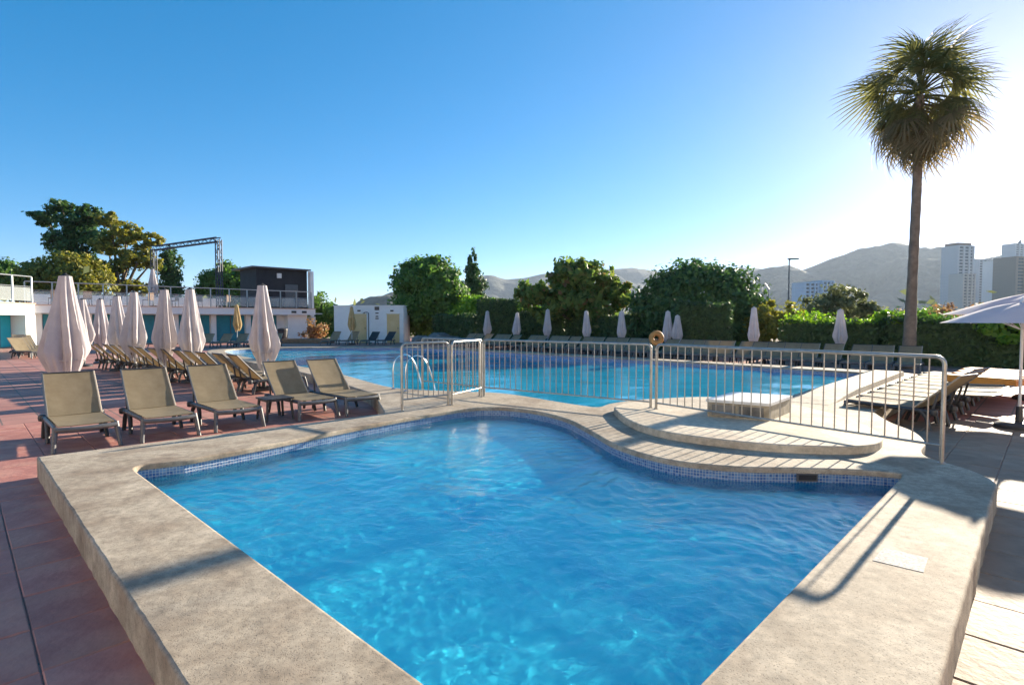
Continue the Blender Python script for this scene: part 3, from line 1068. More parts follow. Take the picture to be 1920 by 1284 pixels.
def closed_canopy(name, z0, z1, rmax, seed, m, thin=False):
    """folded cloth: eight panels hanging in pleats from a blunt top, hem ragged and open below"""
    rs = random.Random(seed)
    n, rings = 96, 24
    ph = [rs.uniform(0, 6.28) for _ in range(5)]
    reach = [rs.uniform(0.86, 1.14) for _ in range(8)]          # how far each rib's fold stands out
    drop = [rs.uniform(-0.05, 0.17) for _ in range(8)]          # how low each flap hangs
    bias, bang = rs.uniform(0.02, 0.07), rs.uniform(0, 6.28)
    mb = MB()
    for i in range(rings + 1):
        t = i / rings
        if t < 0.78: r = 0.10 + (rmax - 0.10) * (t / 0.78) ** 1.0
        else: r = rmax * (1 - 0.40 * ((t - 0.78) / 0.22) ** 1.2)
        for k in range(n):
            a = 2 * math.pi * k / n
            q = (a * 8 / (2 * math.pi) + 0.35 * math.sin(1.7 * t + ph[0]) + 0.12 * math.sin(3 * a + ph[1])) % 8
            fi, fr = int(q), q - int(q)
            tri = 1 - 2 * abs(2 * fr - 1)                       # +1 on the rib, -1 in the valley
            fold = 0.06 + 0.27 * min(1, t * 1.5)
            rr = r * (1 + fold * tri) * (1 + (reach[fi] - 1) * min(1, t * 1.6) * (0.5 + 0.5 * tri))
            rr *= 1 + 0.07 * min(1, 2 * t) * (1 - 2 * abs(2 * ((q * 2.5 + ph[1]) % 1) - 1))
            rr *= 1 + 0.06 * math.sin(2 * a + ph[2] + 3 * t) * t + 0.025 * math.sin(17 * a + ph[3] + 7 * t) * t
            z = z1 - (z1 - z0) * t
            hem = max(0, t - 0.60) / 0.40
            z += (0.15 * tri - drop[fi] + 0.03 * math.sin(11 * a + ph[4])) * hem * (0.55 if thin else 1)
            mb.v.append((rr * math.cos(a) + bias * t * math.cos(bang), rr * math.sin(a) + bias * t * math.sin(bang), z))
    for i in range(rings):
        for k in range(n):
            j = (k + 1) % n
            mb.f.append((i * n + k, (i + 1) * n + k, (i + 1) * n + j, i * n + j))
    mb.f.append(tuple(range(n)))
    return mb.mesh(name, m, True, 75)


def closed_umbrella(loc, h, label, group, cloth='umb', rmax=0.40, z0=0.66, seed=1, small=False, z_off=0.0, base=True):
    r = empty('closed_umbrella', (loc[0], loc[1], z_off), rnd.uniform(0, 3))
    tag(r, label, 'umbrella', group)
    link('canopy', closed_canopy('canopy', z0, h - 0.03, rmax * 0.66, seed, M[cloth], small), r)
    MB().tube([(0, 0, 0.05), (0, 0, h + 0.01)], 0.019 if small else 0.024, 8).build('pole', M['polewhite'], r, smooth=True, angle=50)
    MB().lathe([(0.085, h - 0.045), (0.075, h - 0.015), (0.03, h + 0.005), (0.015, h + 0.03)], 12).build('cap', M['black'] if not small else M[cloth], r, smooth=True, angle=50)
    # tie strap round the folded cloth
    zt = z0 + (h - z0) * 0.13
    rs_ = rmax * 0.66 * 0.86
    MB().tube([(rs_ * math.cos(a * math.pi / 12), rs_ * math.sin(a * math.pi / 12), zt + 0.02 * math.sin(a)) for a in range(25)], 0.011, 5, cap=False).build('tie_strap', M[cloth], r)
    if base:
        MB().lathe([(0.27, 0.0), (0.27, 0.045), (0.22, 0.07), (0.05, 0.085), (0.04, 0.36)], 16).build('base', M['charcoal'], r, smooth=True, angle=40)
    return r


G = 'closed mauve umbrellas among the left loungers'
for i, (p, h, lab, rm) in enumerate([
        ((-8.43, 10.42), 2.53, 'largest closed mauve umbrella, behind the outermost front row lounger', 0.46),
        ((-6.0, 13.25), 2.53, 'closed mauve umbrella standing alone against the blue main pool', 0.41),
        ((-8.68, 14.86), 2.53, 'closed mauve umbrella just left of the yellow one, in front of the teal doors', 0.40),
        ((-9.43, 14.95), 2.52, 'closed mauve umbrella whose tip reaches the roof umbrella behind it', 0.39),
        ((-11.5, 16.76), 2.55, 'closed pale umbrella with dark tip, third of the clustered ones from the largest', 0.40),
        ((-13.12, 18.3), 2.50, 'closed pale umbrella in the cluster, second from the largest', 0.40),
        ((-16.0, 21.4), 2.50, 'slim closed pale umbrella in the cluster, partly behind its neighbour', 0.40),
        ((-15.6, 20.0), 2.45, 'closed umbrella half hidden behind the largest mauve one', 0.36)]):
    closed_umbrella(p, h, lab, G, 'umb', rm, 0.68, 11 + i)
G = 'closed white umbrellas along the far pool edge'
far_umb = [(914, 2.26), (970, 2.13), (1027, 2.29), (1099, 2.17), (1165, 2.14), (1252, 2.11), (1270, 1.91), (1413, 2.22), (1575, 2.09)]
labs = ['small closed white umbrella against the dark square-cut hedge', 'small closed white umbrella at the edge of the dark square-cut hedge', 'small closed white umbrella left of the fig tree trunk',
        'small closed white umbrella right of the fig tree trunk', 'small closed white umbrella between fig tree and big dome tree', 'taller of the paired white umbrellas before the dome tree',
        'shorter crumpled white umbrella behind its taller pair before the dome tree', 'closed white umbrella at the right edge of the big dome tree', 'closed white umbrella in front of the bright-topped hedge near the palm']
g0, g1 = Vector((12.61, 21.09, 0)), Vector((-1.55, 34.77, 0))
gd = (g1 - g0).normalized()
for i, (x, h) in enumerate(far_umb):
    t_ = (x - 960) / 1031
    s = (t_ * g0.y - g0.x) / (gd.x - t_ * gd.y)
    p = g0 + gd * s
    closed_umbrella(p, h, labs[i], G, 'umbfar', 0.31, 0.72, 40 + i, True)
closed_umbrella((-19.0, 38.0), 2.75, 'faded yellow closed umbrella in front of the teal doors', 'faded yellow umbrellas', 'umbyel', 0.36, 1.0, 71, True)
closed_umbrella((-11.02, 37.84), 2.60, 'faded yellow closed umbrella in front of the white cabin', 'faded yellow umbrellas', 'umbyel', 0.33, 1.0, 72, True)


def open_umbrella(loc, h, rim, half, label):
    r = empty('open_umbrella', (loc[0], loc[1], 0), math.radians(12))
    tag(r, label, 'umbrella', 'open umbrellas beside the right-hand loungers')
    n = 8
    mb = MB()
    rings = 7
    for i in range(rings + 1):
        t = i / rings
        for k in range(n * 4):
            a = 2 * math.pi * k / (n * 4)
            w = (k % 4) / 4
            scal = 1 - 0.075 * math.sin(math.pi * w)          # cloth pulls in between the ribs
            rr = half * t * scal
            z = h - (h - rim) * (t ** 1.12) - 0.05 * math.sin(math.pi * w) * math.sin(math.pi * t) * -1
            mb.v.append((rr * math.cos(a), rr * math.sin(a), z))
    N4 = n * 4
    for i in range(rings):
        for k in range(N4):
            j = (k + 1) % N4
            mb.f.append((i * N4 + k, (i + 1) * N4 + k, (i + 1) * N4 + j, i * N4 + j))
    mb.build('canopy', M['umbopen'], r, smooth=True, angle=25)
    MB().tube([(0, 0, 0.05), (0, 0, h + 0.02)], 0.021, 10).build('pole', M['polewhite'], r, smooth=True, angle=50)
    MB().lathe([(0.05, h - 0.02), (0.04, h + 0.02), (0.015, h + 0.07)], 10).build('finial', M['polewhite'], r, smooth=True)
    for k in range(n):
        a = 2 * math.pi * k / n
        rib = MB().tube([(0.03 * math.cos(a), 0.03 * math.sin(a), h - 0.03), (half * 0.55 * math.cos(a), half * 0.55 * math.sin(a), h - (h - rim) * 0.51 - 0.03), (half * 0.98 * math.cos(a), half * 0.98 * math.sin(a), rim - 0.005)], 0.007, 5).build('rib', M['polewhite'], r)
        MB().tube([(0.03 * math.cos(a), 0.03 * math.sin(a), rim - 0.1), (half * 0.5 * math.cos(a), half * 0.5 * math.sin(a), h - (h - rim) * 0.46 - 0.035)], 0.006, 5).build('strut', M['polewhite'], rib)
    MB().lathe([(0.30, 0.0), (0.30, 0.05), (0.24, 0.09), (0.05, 0.10), (0.04, 0.34)], 18).build('base', M['charcoal'], r, smooth=True, angle=40)
    return r


open_umbrella((7.87, 8.48), 1.95, 1.63, 1.02, 'open pale umbrella at the picture edge with its pole beside the raised loungers')
open_umbrella((10.95, 11.55), 2.25, 1.80, 1.55, 'open pale umbrella whose canopy shows above and behind the front one')

# ------------------------------------------------------------------ left building with roof terrace
ROOF = 2.68
S0 = Vector((-30.3, 34.3, 0))
WU = Vector((0.70, 0.714, 0))          # along the long facade
WN = Vector((0.714, -0.70, 0))         # out of the facade
wang = math.atan2(WU.y, WU.x)
bld = empty('terrace_building', tuple(S0))
tag(bld, 'low white building with teal doors and a roof terrace behind the loungers', 'building')


def fbox(s0, s1, n0, n1, z0, z1):
    """box in facade coordinates (s along the wall, n out of it), relative to S0"""
    c = WU * ((s0 + s1) / 2) + WN * ((n0 + n1) / 2)
    return MB().box((c.x, c.y, (z0 + z1) / 2), (s1 - s0, n1 - n0, z1 - z0), rz=wang)


LEN = 18.6
fbox(0, LEN, -9, -1.2, 0, ROOF - 0.55).build('wall', M['white_wall'], bld)
fs = fbox(-0.3, LEN + 0.3, -9.2, 0.0, ROOF - 0.55, ROOF - 0.06).build('fascia', M['white_wall'], bld)
fbox(-0.35, LEN + 0.35, -9.2, 0.06, ROOF - 0.058, ROOF).build('roof_edge', M['pinktrim'], fs)
# teal doors between white piers
s = 0.9
doors = 0
while s < LEN - 2.4:
    w = 2.1
    d = fbox(s, s + w, -1.195, -1.13, 0.04, ROOF - 0.62).build('door', M['teal'], bld)
    fbox(s + w / 2 - 0.03, s + w / 2 + 0.03, -1.128, -1.10, 0.06, ROOF - 0.66).build('mullion', M['graphite'], d)
    fbox(s - 0.42, s - 0.05, -1.19, -0.95, 0, ROOF - 0.56).build('pier', M['white_wall'], bld)
    s += w + 0.5
fbox(LEN - 1.9, LEN - 0.2, -1.19, -0.5, 0, ROOF - 0.56).build('pier', M['white_wall'], bld)
for k in range(2):
    fbox(LEN - 1.8 + k * 0.9, LEN - 1.4 + k * 0.9, 0.002, 0.05, ROOF - 0.40, ROOF - 0.22).build('wall_lamp', M['charcoal'], fs)

# wing whose sunlit end faces the pool
wing = empty('shuttered_wing', (-29.65, 33.6, 0))
tag(wing, 'sunlit white wing with bright teal shutters at the picture edge', 'building')
MB().box((-4.2, -6.0, (ROOF - 0.7) / 2), (6.4, 12.6, ROOF - 0.7)).build('wall', M['white_wall'], wing)
fw = MB().box((-3.0, -6.0, ROOF - 0.36), (6.2, 13.0, 0.66)).build('fascia', M['white_wall'], wing)
MB().box((-3.0, -6.0, ROOF + 0.015), (6.3, 13.1, 0.07)).build('roof_edge', M['pinktrim'], fw)
MB().box((-0.5, 0.30, (ROOF - 0.7) / 2), (1.0, 0.72, ROOF - 0.7)).build('pier', M['white_wall'], wing)
for k in range(3):
    sh = MB().box((-0.93, -0.85 - k * 1.7, 1.0), (0.10, 1.5, 1.9)).build('shutter', M['tealbright'], wing)
    MB().box((-0.86, -0.85 - k * 1.7, 1.0), (0.04, 0.06, 1.86)).build('mullion', M['teal'], sh)


def balustrade(p, d, length, n, zb, h, label, name='balustrade'):
    r = empty(name, tuple(p))
    tag(r, label, 'balustrade', 'roof terrace balustrades')
    gl = mat('pale_glass', (0.75, 0.82, 0.82), None, rough=0.03)
    b = gl.node_tree.nodes['Principled BSDF']
    b.inputs['Transmission Weight'].default_value = 0.0
    b.inputs['Alpha'].default_value = 0.22
    d = Vector((d[0], d[1], 0)).normalized()
    ang = math.atan2(d.y, d.x)
    MB().tube([(0, 0, zb + h), d * length + Vector((0, 0, zb + h))], 0.035, 6).build('hand_rail', M['rail'], r)
    MB().tube([(0, 0, zb + h * 0.62), d * length + Vector((0, 0, zb + h * 0.62))], 0.018, 6).build('mid_rail', M['rail'], r)
    post = MB().box((0, 0, zb + h / 2), (0.07, 0.07, h - 0.05)).mesh('post', M['rail'])
    pane = MB().box((0, 0, zb + h * 0.33), (length / n - 0.16, 0.012, h * 0.5)).mesh('pane', gl)
    for k in range(n + 1):
        q = d * (length * k / n)
        link('post', post, r, (q.x, q.y, 0), (0, 0, ang))
        if k < n:
            q = d * (length * (k + 0.5) / n)
            link('pane', pane, r, (q.x, q.y, 0), (0, 0, ang))
    return r


balustrade(S0 + WN * -0.12, WU, LEN, 14, ROOF + 0.002, 1.42, 'long glass balustrade along the roof terrace above the teal doors')
balustrade(Vector((-29.7, 27.5, 0)), (0, 1, 0), 6.6, 5, ROOF + 0.052, 1.62, 'short glass balustrade above the bright teal shutters')
# low white parapet and furniture on the terrace
par = fbox(1.0, LEN - 4.5, -8.6, -8.3, ROOF + 0.003, ROOF + 0.95)
po = par.build('parapet_wall', M['white_wall'], None, loc=tuple(S0))
tag(po, 'low white parapet wall at the back of the roof terrace', 'wall')
chair_labels = ['dark terrace chair above the first teal doors', 'dark terrace chair second along the glass balustrade', 'dark terrace chair third along the glass balustrade', 'dark terrace chair fourth along the glass balustrade',
                'dark terrace chair fifth along the glass balustrade', 'dark terrace chair sixth along the glass balustrade', 'dark terrace chair seventh along the glass balustrade']


def make_chair():
    r = empty('terrace_chair')
    MB().box((0, 0, 0.45), (0.5, 0.5, 0.05)).build('seat', M['wood'], r)
    MB().box((0, 0.24, 0.72), (0.5, 0.05, 0.5)).build('backrest', M['wood'], r)
    for x in (-.22, .22):
        for y in (-.22, .22):
            MB().tube([(x, y, 0.44), (x * 1.1, y * 1.1, 0)], 0.02, 5).build('leg', M['charcoal'], r)
    return r


ch0 = make_chair()
for k in range(7):
    c = ch0 if k == 0 else copy_tree(ch0)
    p = S0 + WU * (1.5 + k * 1.75) + WN * (-1.0 - (k % 3) * 0.5)
    c.location = (p.x, p.y, ROOF + 0.003)
    c.rotation_euler = (0, 0, rnd.uniform(-2.2, -1.2))
    tag(c, chair_labels[k], 'chair', 'chairs on the roof terrace')
p = S0 + WU * 7.2 + WN * -1.6
closed_umbrella((p.x, p.y), 2.75, 'closed umbrella up on the roof terrace behind the balustrade', 'umbrellas on the roof terrace', 'umb', 0.42, 0.85, 91, False, ROOF + 0.003)

# black clad tower room at the end of the terrace, with its white corner post
tw = empty('black_pavilion', tuple(S0))
tag(tw, 'black clad pavilion with a thin roof on the terrace end', 'pavilion')
fbox(14.5, 18.85, -5.0, -1.4, ROOF + 0.004, 6.0).build('cladding', M['blackwall'], tw)
rf_ = fbox(14.0, 19.0, -5.6, -0.9, 6.0, 6.12).build('roof', M['graphite'], tw)
fbox(16.2, 16.55, -1.398, -1.25, 5.25, 5.65).build('wall_lamp', M['polewhite'], tw)
fbox(16.9, 18.0, -1.398, -1.36, ROOF + 0.01, 4.75).build('door', M['graphite'], tw)
po = empty('white_post', tuple(S0))
tag(po, 'tall white post at the corner of the black pavilion', 'post')
fbox(LEN + 0.31, LEN + 0.60, -1.35, -0.85, 0.0, 5.95).build('shaft', M['white_wall'], po)
fbox(LEN + 0.303, LEN + 0.68, -1.42, -0.78, 1.0, 2.0).build('sleeve', M['white_wall'], po)
fbox(LEN + 0.602, LEN + 1.4, -1.0, -0.9, 2.2, 2.3).build('arm', M['polewhite'], po)

# ------------------------------------------------------------------ truss gantry
tr = empty('truss_gantry', (0, 0, 0))
tag(tr, 'dark steel truss gantry standing above the roof terrace', 'gantry')
T0, T1 = Vector((-32.4, 50.0, 0)), Vector((-23.6, 44.5, 0))


def lattice(mb, a, b, w, n, up):
    a, b = Vector(a), Vector(b)
    d = (b - a).normalized()
    s = d.cross(Vector(up)).normalized()
    t = s.cross(d)
    cor = [s * w / 2 + t * w / 2, s * -w / 2 + t * w / 2, s * -w / 2 - t * w / 2, s * w / 2 - t * w / 2]
    for c in cor: mb.tube([a + c, b + c], 0.045, 5)
    for k in range(n):
        p, q = a + (b - a) * (k / n), a + (b - a) * ((k + 1) / n)
        for i in range(4):
            c0, c1 = cor[i], cor[(i + 1) % 4]
            if k % 2: c0, c1 = c1, c0
            mb.tube([p + c0, q + c1], 0.024, 4)


ztop = 8.15
for nm, a, b, n, up in (('leg', T0 + Vector((0, 0, ROOF)), T0 + Vector((0, 0, ztop)), 9, (1, 0, 0)), ('leg', T1 + Vector((0, 0, ROOF)), T1 + Vector((0, 0, ztop)), 9, (1, 0, 0)),
                        ('beam', T0 + Vector((0, 0, ztop)), T1 + Vector((0, 0, ztop)), 18, (0, 0, 1))):
    mb = MB()
    lattice(mb, a, b, 0.34, n, up)
    mb.build(nm, M['truss'], tr)

# ------------------------------------------------------------------ white cabin
cb = empty('white_cabin', (-10.65, 42.2, 0))
tag(cb, 'small white flat-roofed cabin with two beige doors across the pool', 'cabin')
MB().box((0, 0, 1.36), (5.15, 2.6, 2.72)).build('wall', M['white_wall'], cb)
MB().box((0, 0, 2.75), (5.25, 2.7, 0.06)).build('roof', M['white_wall'], cb)
for x in (-0.62, 1.82):
    d = MB().box((x, -1.32, 1.06), (0.92, 0.05, 2.10)).build('door', M['beige'], cb)
    MB().tube([(x + 0.36, -1.36, 1.0), (x + 0.36, -1.36, 1.16)], 0.02, 5).build('handle', M['charcoal'], d)
    MB().box((x, -1.31, 2.13), (1.04, 0.03, 0.04)).build('lintel', M['beige'], d)
    MB().box((x - 0.08, -1.36, 2.38), (0.22, 0.10, 0.11)).build('wall_lamp', M['charcoal'], cb)
MB().box((0.62, -1.31, 2.55), (0.34, 0.03, 0.26)).build('sign', M['charcoal'], cb)
for z, w in ((2.20, 0.24), (1.96, 0.20), (1.80, 0.24)):
    MB().box((0.62, -1.306, z), (w, 0.02, 0.09)).build('sign', M['charcoal'], cb)
sh = empty('outdoor_shower', (-10.55, 40.5, 0))
tag(sh, 'dark outdoor shower pole in front of the white cabin', 'shower')
MB().tube([(0, 0, 0), (0, 0, 2.2), (-0.08, -0.06, 2.26), (-0.3, -0.1, 2.24)], 0.035, 6).build('pole', M['charcoal'], sh)
MB().lathe([(0.02, 0.06), (0.10, 0.0), (0.10, -0.02)], 10, (-0.32, -0.1, 2.18)).build('shower_head', M['charcoal'], sh)
MB().lathe([(0.25, 0.0), (0.25, 0.05), (0.2, 0.06)], 12).build('base', M['graphite'], sh)
# low stone bench platform and a black bin left of it
bp_ = tag(MB().box((-15.0, 40.6, 0.16), (3.6, 1.1, 0.32), ch=0.03).build('stone_bench', M['wood']), 'low brown bench platform at the far end of the main pool', 'bench')
bn = empty('litter_bin', (-17.6, 42.2, 0))
tag(bn, 'black bin standing at the foot of the white post', 'bin')
MB().lathe([(0.30, 0.0), (0.36, 0.9), (0.38, 0.92)], 14).build('body', M['black'], bn)
MB().lathe([(0.39, 0.92), (0.36, 1.02), (0.1, 1.08)], 14).build('lid', M['black'], bn)
# boulders right of the cabin
for k, (x, y, s, lab) in enumerate([(-6.4, 38.9, 0.6, 'pale grey boulder beside the white cabin'), (-5.3, 39.6, 0.8, 'broad grey boulder in the shade of the round tree'), (-4.2, 39.0, 0.55, 'grey boulder nearest the far lounger row')]):
    rs = random.Random(k)
    mb = MB()
    nn, mm = 12, 8
    for i in range(mm + 1):
        th = math.pi * i / mm
        for j in range(nn):
            ph = 2 * math.pi * j / nn
            r_ = s * (1 + 0.16 * math.sin(3 * ph + k) * math.sin(2 * th) + rs.uniform(-.07, .07))
            mb.v.append((r_ * 1.2 * math.sin(th) * math.cos(ph), r_ * math.sin(th) * math.sin(ph), 0.35 * s + 0.62 * r_ * math.cos(th)))
    for i in range(mm):
        for j in range(nn):
            q = (j + 1) % nn
            mb.f.append((i * nn + j, (i + 1) * nn + j, (i + 1) * nn + q, i * nn + q))
    o = mb.build('boulder', M['rock'], None, True, 35, (x, y, 0))
    tag(o, lab, 'boulder', 'boulders beside the white cabin')

# round orange ring on a post across the pool (the far kerb)
ring = empty('life_ring', (5.45, 20.75, 0))
tag(ring, 'round orange-brown ring on a post between the far loungers', 'ring')
MB().tube([(0, 0, 0), (0, 0, 0.95)], 0.05, 8).build('post', M['wood'], ring)
MB().tube([(0.19 * math.cos(a * math.pi / 10), 0.0, 1.0 + 0.19 * math.sin(a * math.pi / 10)) for a in range(21)], 0.10, 8, cap=False).build('ring', M['rust'], ring, smooth=True)

# ------------------------------------------------------------------ foliage


def leaves_mesh(name, pts, nrm, size, m, rs, aspect=0.62):
    """one small bent-free leaf face per point, turned roughly along its normal"""
    n = len(pts)
    v = rs.normal(size=(n, 3))
    nr = nrm + rs.normal(scale=0.65, size=(n, 3))
    nr /= np.linalg.norm(nr, axis=1)[:, None] + 1e-9
    t = np.cross(nr, v)
    t /= np.linalg.norm(t, axis=1)[:, None] + 1e-9
    b = np.cross(nr, t)
    s = (0.8 * size * rs.uniform(0.6, 1.35, n))[:, None]
    P = np.empty((n, 4, 3))
    P[:, 0] = pts - t * s
    P[:, 1] = pts - b * s * aspect + t * s * 0.1
    P[:, 2] = pts + t * s
    P[:, 3] = pts + b * s * aspect + t * s * 0.1
    me = bpy.data.meshes.new(name)
    me.vertices.add(4 * n)
    me.vertices.foreach_set('co', P.ravel())
    me.loops.add(4 * n)
    me.loops.foreach_set('vertex_index', np.arange(4 * n, dtype=np.int32))
    me.polygons.add(n)
    me.polygons.foreach_set('loop_start', np.arange(0, 4 * n, 4, dtype=np.int32))
    me.update(calc_edges=True)
    me.materials.append(m)
    return me


def crown_points(lobes, n, rs, clump=0.16, shell=0.55):
    """points in clumps through the outer part of a set of ellipsoid lobes"""
    vol = np.array([l[3] * l[4] * l[5] for l in lobes]) ** 0.8
    vol = vol / vol.sum()
    P, Nn = [], []
    for l, w in zip(lobes, vol):
        cnt = int(1.6 * n * w)
        nc = max(6, int(cnt / 55))
        d = rs.normal(size=(nc, 3)); d /= np.linalg.norm(d, axis=1)[:, None]
        rad = (shell + (1 - shell) * rs.uniform(size=nc) ** 0.6) * rs.uniform(0.90, 1.05, nc)
        cen = d * rad[:, None]
        k = rs.randint(0, nc, cnt)
        off = np.clip(rs.normal(scale=clump, size=(cnt, 3)), -1.7 * clump, 1.7 * clump) * rs.uniform(0.5, 1.3, nc)[k][:, None]
        q = cen[k] + off
        nn = d[k] + off * 2.0
        R = np.array(l[3:6])
        P.append(q * R + np.array(l[:3])); Nn.append(nn / R)
    P, Nn = np.concatenate(P), np.concatenate(Nn)
    Nn /= np.linalg.norm(Nn, axis=1)[:, None] + 1e-9
    return P, Nn


def tree(name, label, loc, lobes, n, size, leaf, group=None, trunk=(0.22, 0.10), cat='tree', seed=1, clump=0.16, shell=0.5, bark='bark', lean=(0, 0)):
    """trunk and limbs carrying leaf clumps; lobes are (x, y, z, rx, ry, rz) about the foot of the tree"""
    rs = np.random.RandomState(seed)
    r = empty(name, loc)
    tag(r, label, cat, group)
    zl = min(l[2] - l[5] * 0.3 for l in lobes)
    zc = max(0.6, zl)
    tb_ = MB()
    fork = Vector((lean[0], lean[1], zc * 0.85))
    tb_.tube([(0, 0, -0.05), tuple(fork * 0.5 + Vector((rs.uniform(-.1, .1), 0, 0))), tuple(fork)], [trunk[0] * 1.2, trunk[0], trunk[0] * 0.8], 8)
    for l in lobes:
        e = Vector((l[0], l[1], l[2] + l[5] * 0.2))
        m_ = (fork + e) / 2 + Vector((rs.uniform(-.2, .2), rs.uniform(-.2, .2), -0.1 * l[5]))
        tb_.tube([tuple(fork * 0.92), tuple(m_), tuple(e)], [trunk[0] * 0.6, trunk[1], trunk[1] * 0.35], 6)
    tb_.build('trunk', M[bark], r, smooth=True, angle=60)
    P, Nn = crown_points(lobes, n, rs, clump, shell)
    keep = P[:, 2] > 0.05
    link('crown', leaves_mesh('crown', P[keep], Nn[keep], size, M[leaf], rs), r)
    return r


def hedge(name, label, a, b, depth, h, leaf, n, size, group=None, seed=1, top_leaf=None, cat='hedge'):
    """clipped hedge from a to b: a dense body of leaves over a twiggy core"""
    rs = np.random.RandomState(seed)
    a, b = Vector((*a, 0)), Vector((*b, 0))
    d = b - a
    L0 = d.length
    d.normalize()
    nn = Vector((-d.y, d.x, 0))
    r = empty(name, tuple(a))
    tag(r, label, cat, group)
    ang = math.atan2(d.y, d.x)
    MB().box((d.x * L0 / 2, d.y * L0 / 2, h * 0.47), (L0 - 0.25, max(0.1, depth - 0.25), h * 0.94), rz=ang).build('core', M[leaf], r)
    # points on the faces of the box
    ar = np.array([L0 * h, L0 * h, depth * h, depth * h, L0 * depth])
    face = rs.choice(5, n, p=ar / ar.sum())
    u, v = rs.uniform(size=n), rs.uniform(size=n)
    wob = 0.06 * np.sin(u * L0 * 2.1 + 1) + 0.05 * np.sin(u * L0 * 5.3)
    S = np.where(face < 2, u * L0, np.where(face == 2, 0, np.where(face == 3, L0, u * L0)))
    W = np.where(face == 0, -depth / 2, np.where(face == 1, depth / 2, (np.where(face == 4, v, u) - 0.5) * depth))
    Z = np.where(face < 4, v * h, h + wob)
    nrm = np.zeros((n, 3))
    P = np.zeros((n, 3))
    jit = rs.normal(scale=0.06, size=(n, 3))
    for i in range(3):
        P[:, i] = (d[i] * S + nn[i] * W) + jit[:, i]
    P[:, 2] = np.maximum(0.02, Z + jit[:, 2])
    sg = np.array([-1, 1, 0, 0, 0])[face]
    se = np.array([0, 0, -1, 1, 0])[face]
    for i in range(3):
        nrm[:, i] = nn[i] * sg + d[i] * se
    nrm[:, 2] = (face == 4)
    link('foliage', leaves_mesh('foliage', P, nrm, size, M[leaf], rs), r)
    if top_leaf:
        k = int(n * 0.25)
        S2 = rs.uniform(0, L0, k); W2 = rs.normal(scale=depth * 0.35, size=k)
        Z2 = h + np.abs(rs.normal(scale=0.16, size=k)) * (1 + 0.6 * np.sin(S2 * 1.7))
        Q = np.stack([d.x * S2 + nn.x * W2, d.y * S2 + nn.y * W2, Z2], 1)
        link('new_growth', leaves_mesh('new_growth', Q, np.tile([0, 0, 1.0], (k, 1)), size * 1.3, M[top_leaf], rs, 0.45), r)
    return r


# behind the left building
tree('broadleaf_tree', 'tall dark spreading tree behind the roof terrace', (-57, 72, 0), [(-3.60, 0.00, 15.00, 2.13, 1.97, 1.23), (-1.40, 0.00, 16.20, 1.64, 1.80, 1.07), (0.50, 0.00, 14.20, 2.46, 2.30, 1.64), (2.20, 0.00, 15.40, 1.80, 1.80, 1.23),
     (-1.20, 0.00, 12.00, 2.79, 2.30, 1.64), (2.60, 0.00, 12.00, 2.30, 2.30, 1.80), (0.60, 0.00, 9.40, 2.30, 2.13, 1.56)], 8200, 0.30, 'leaf_dark', None, (0.5, 0.16), seed=2, clump=0.15, shell=0.15)
tree('broadleaf_tree', 'yellow-green tree to the right of the tall dark one', (-48.3, 68, 0), [(-1.00, 0.00, 14.00, 1.64, 1.64, 0.98), (1.00, 0.00, 12.40, 2.13, 1.80, 1.23), (3.60, 0.00, 11.40, 1.80, 1.64, 0.98), (-1.40, 0.00, 11.00, 1.97, 1.80, 1.48), (1.40, 0.00, 9.20, 2.46, 1.97, 1.31),
     (4.00, 0.00, 8.60, 1.48, 1.31, 0.82), (-1.60, 0.00, 7.40, 2.13, 1.97, 1.56), (2.00, 0.00, 5.60, 2.13, 1.80, 0.98)], 7400, 0.28, 'leaf_olive', None, (0.4, 0.14), seed=3, clump=0.15, shell=0.15)
tree('bushy_tree', 'low olive-brown bushy tree in front of the tall dark one', (-50.5, 62, 0), [(-2.6, 0, 6.4, 2.6, 2.2, 2.2), (0.6, 0, 6.8, 2.8, 2.2, 2.6), (3.2, 0, 5.8, 2.2, 2.2, 2.6), (-5.0, 0, 5.4, 2.4, 2, 1.8)], 9000, 0.26, 'leaf_olive', None, (0.3, 0.12), seed=4, shell=0.4)
tree('bushy_tree', 'dark bushy tree at the left picture edge', (-60.5, 64, 0), [(-3.0, 0, 6.2, 2.6, 2.2, 2.0), (0.6, 0, 7.0, 2.6, 2.2, 1.8), (3.0, 0, 5.8, 2.2, 2.2, 1.8)], 6500, 0.26, 'leaf_mid', None, (0.3, 0.12), seed=5, shell=0.4)
tree('conifer_tree', 'narrow dark tree behind the near leg of the truss', (-45.3, 73, 0), [(0, 0, 9.0, 1.5, 1.5, 2.2), (0.2, 0, 6.4, 1.5, 1.5, 2.6), (-0.2, 0, 4.0, 1.7, 1.6, 2.4)], 4500, 0.24, 'leaf_dark', None, (0.3, 0.1), seed=6, shell=0.3)
tree('broadleaf_tree', 'rounded green tree seen through the truss gantry', (-40.2, 78, 0), [(-1.8, 0, 6.6, 2.6, 2.2, 2.2), (0.6, 0, 7.6, 2.2, 2.2, 2.2), (2.6, 0, 6.4, 2.0, 2.2, 2.0), (0, 0, 5.2, 3.8, 2.4, 1.8)], 9000, 0.28, 'leaf_mid', None, (0.35, 0.14), seed=7, shell=0.45)
tree('shrub_bush', 'tall leafy bush between the white post and the cabin', (-17.2, 50, 0), [(-0.4, 0, 2.6, 1.2, 1.2, 1.6), (0.7, 0, 1.9, 1.2, 1.2, 1.6), (-0.2, 0, 1.0, 1.5, 1.2, 1.0)], 4200, 0.17, 'leaf_mid', None, (0.12, 0.06), 'bush', 8, shell=0.3)
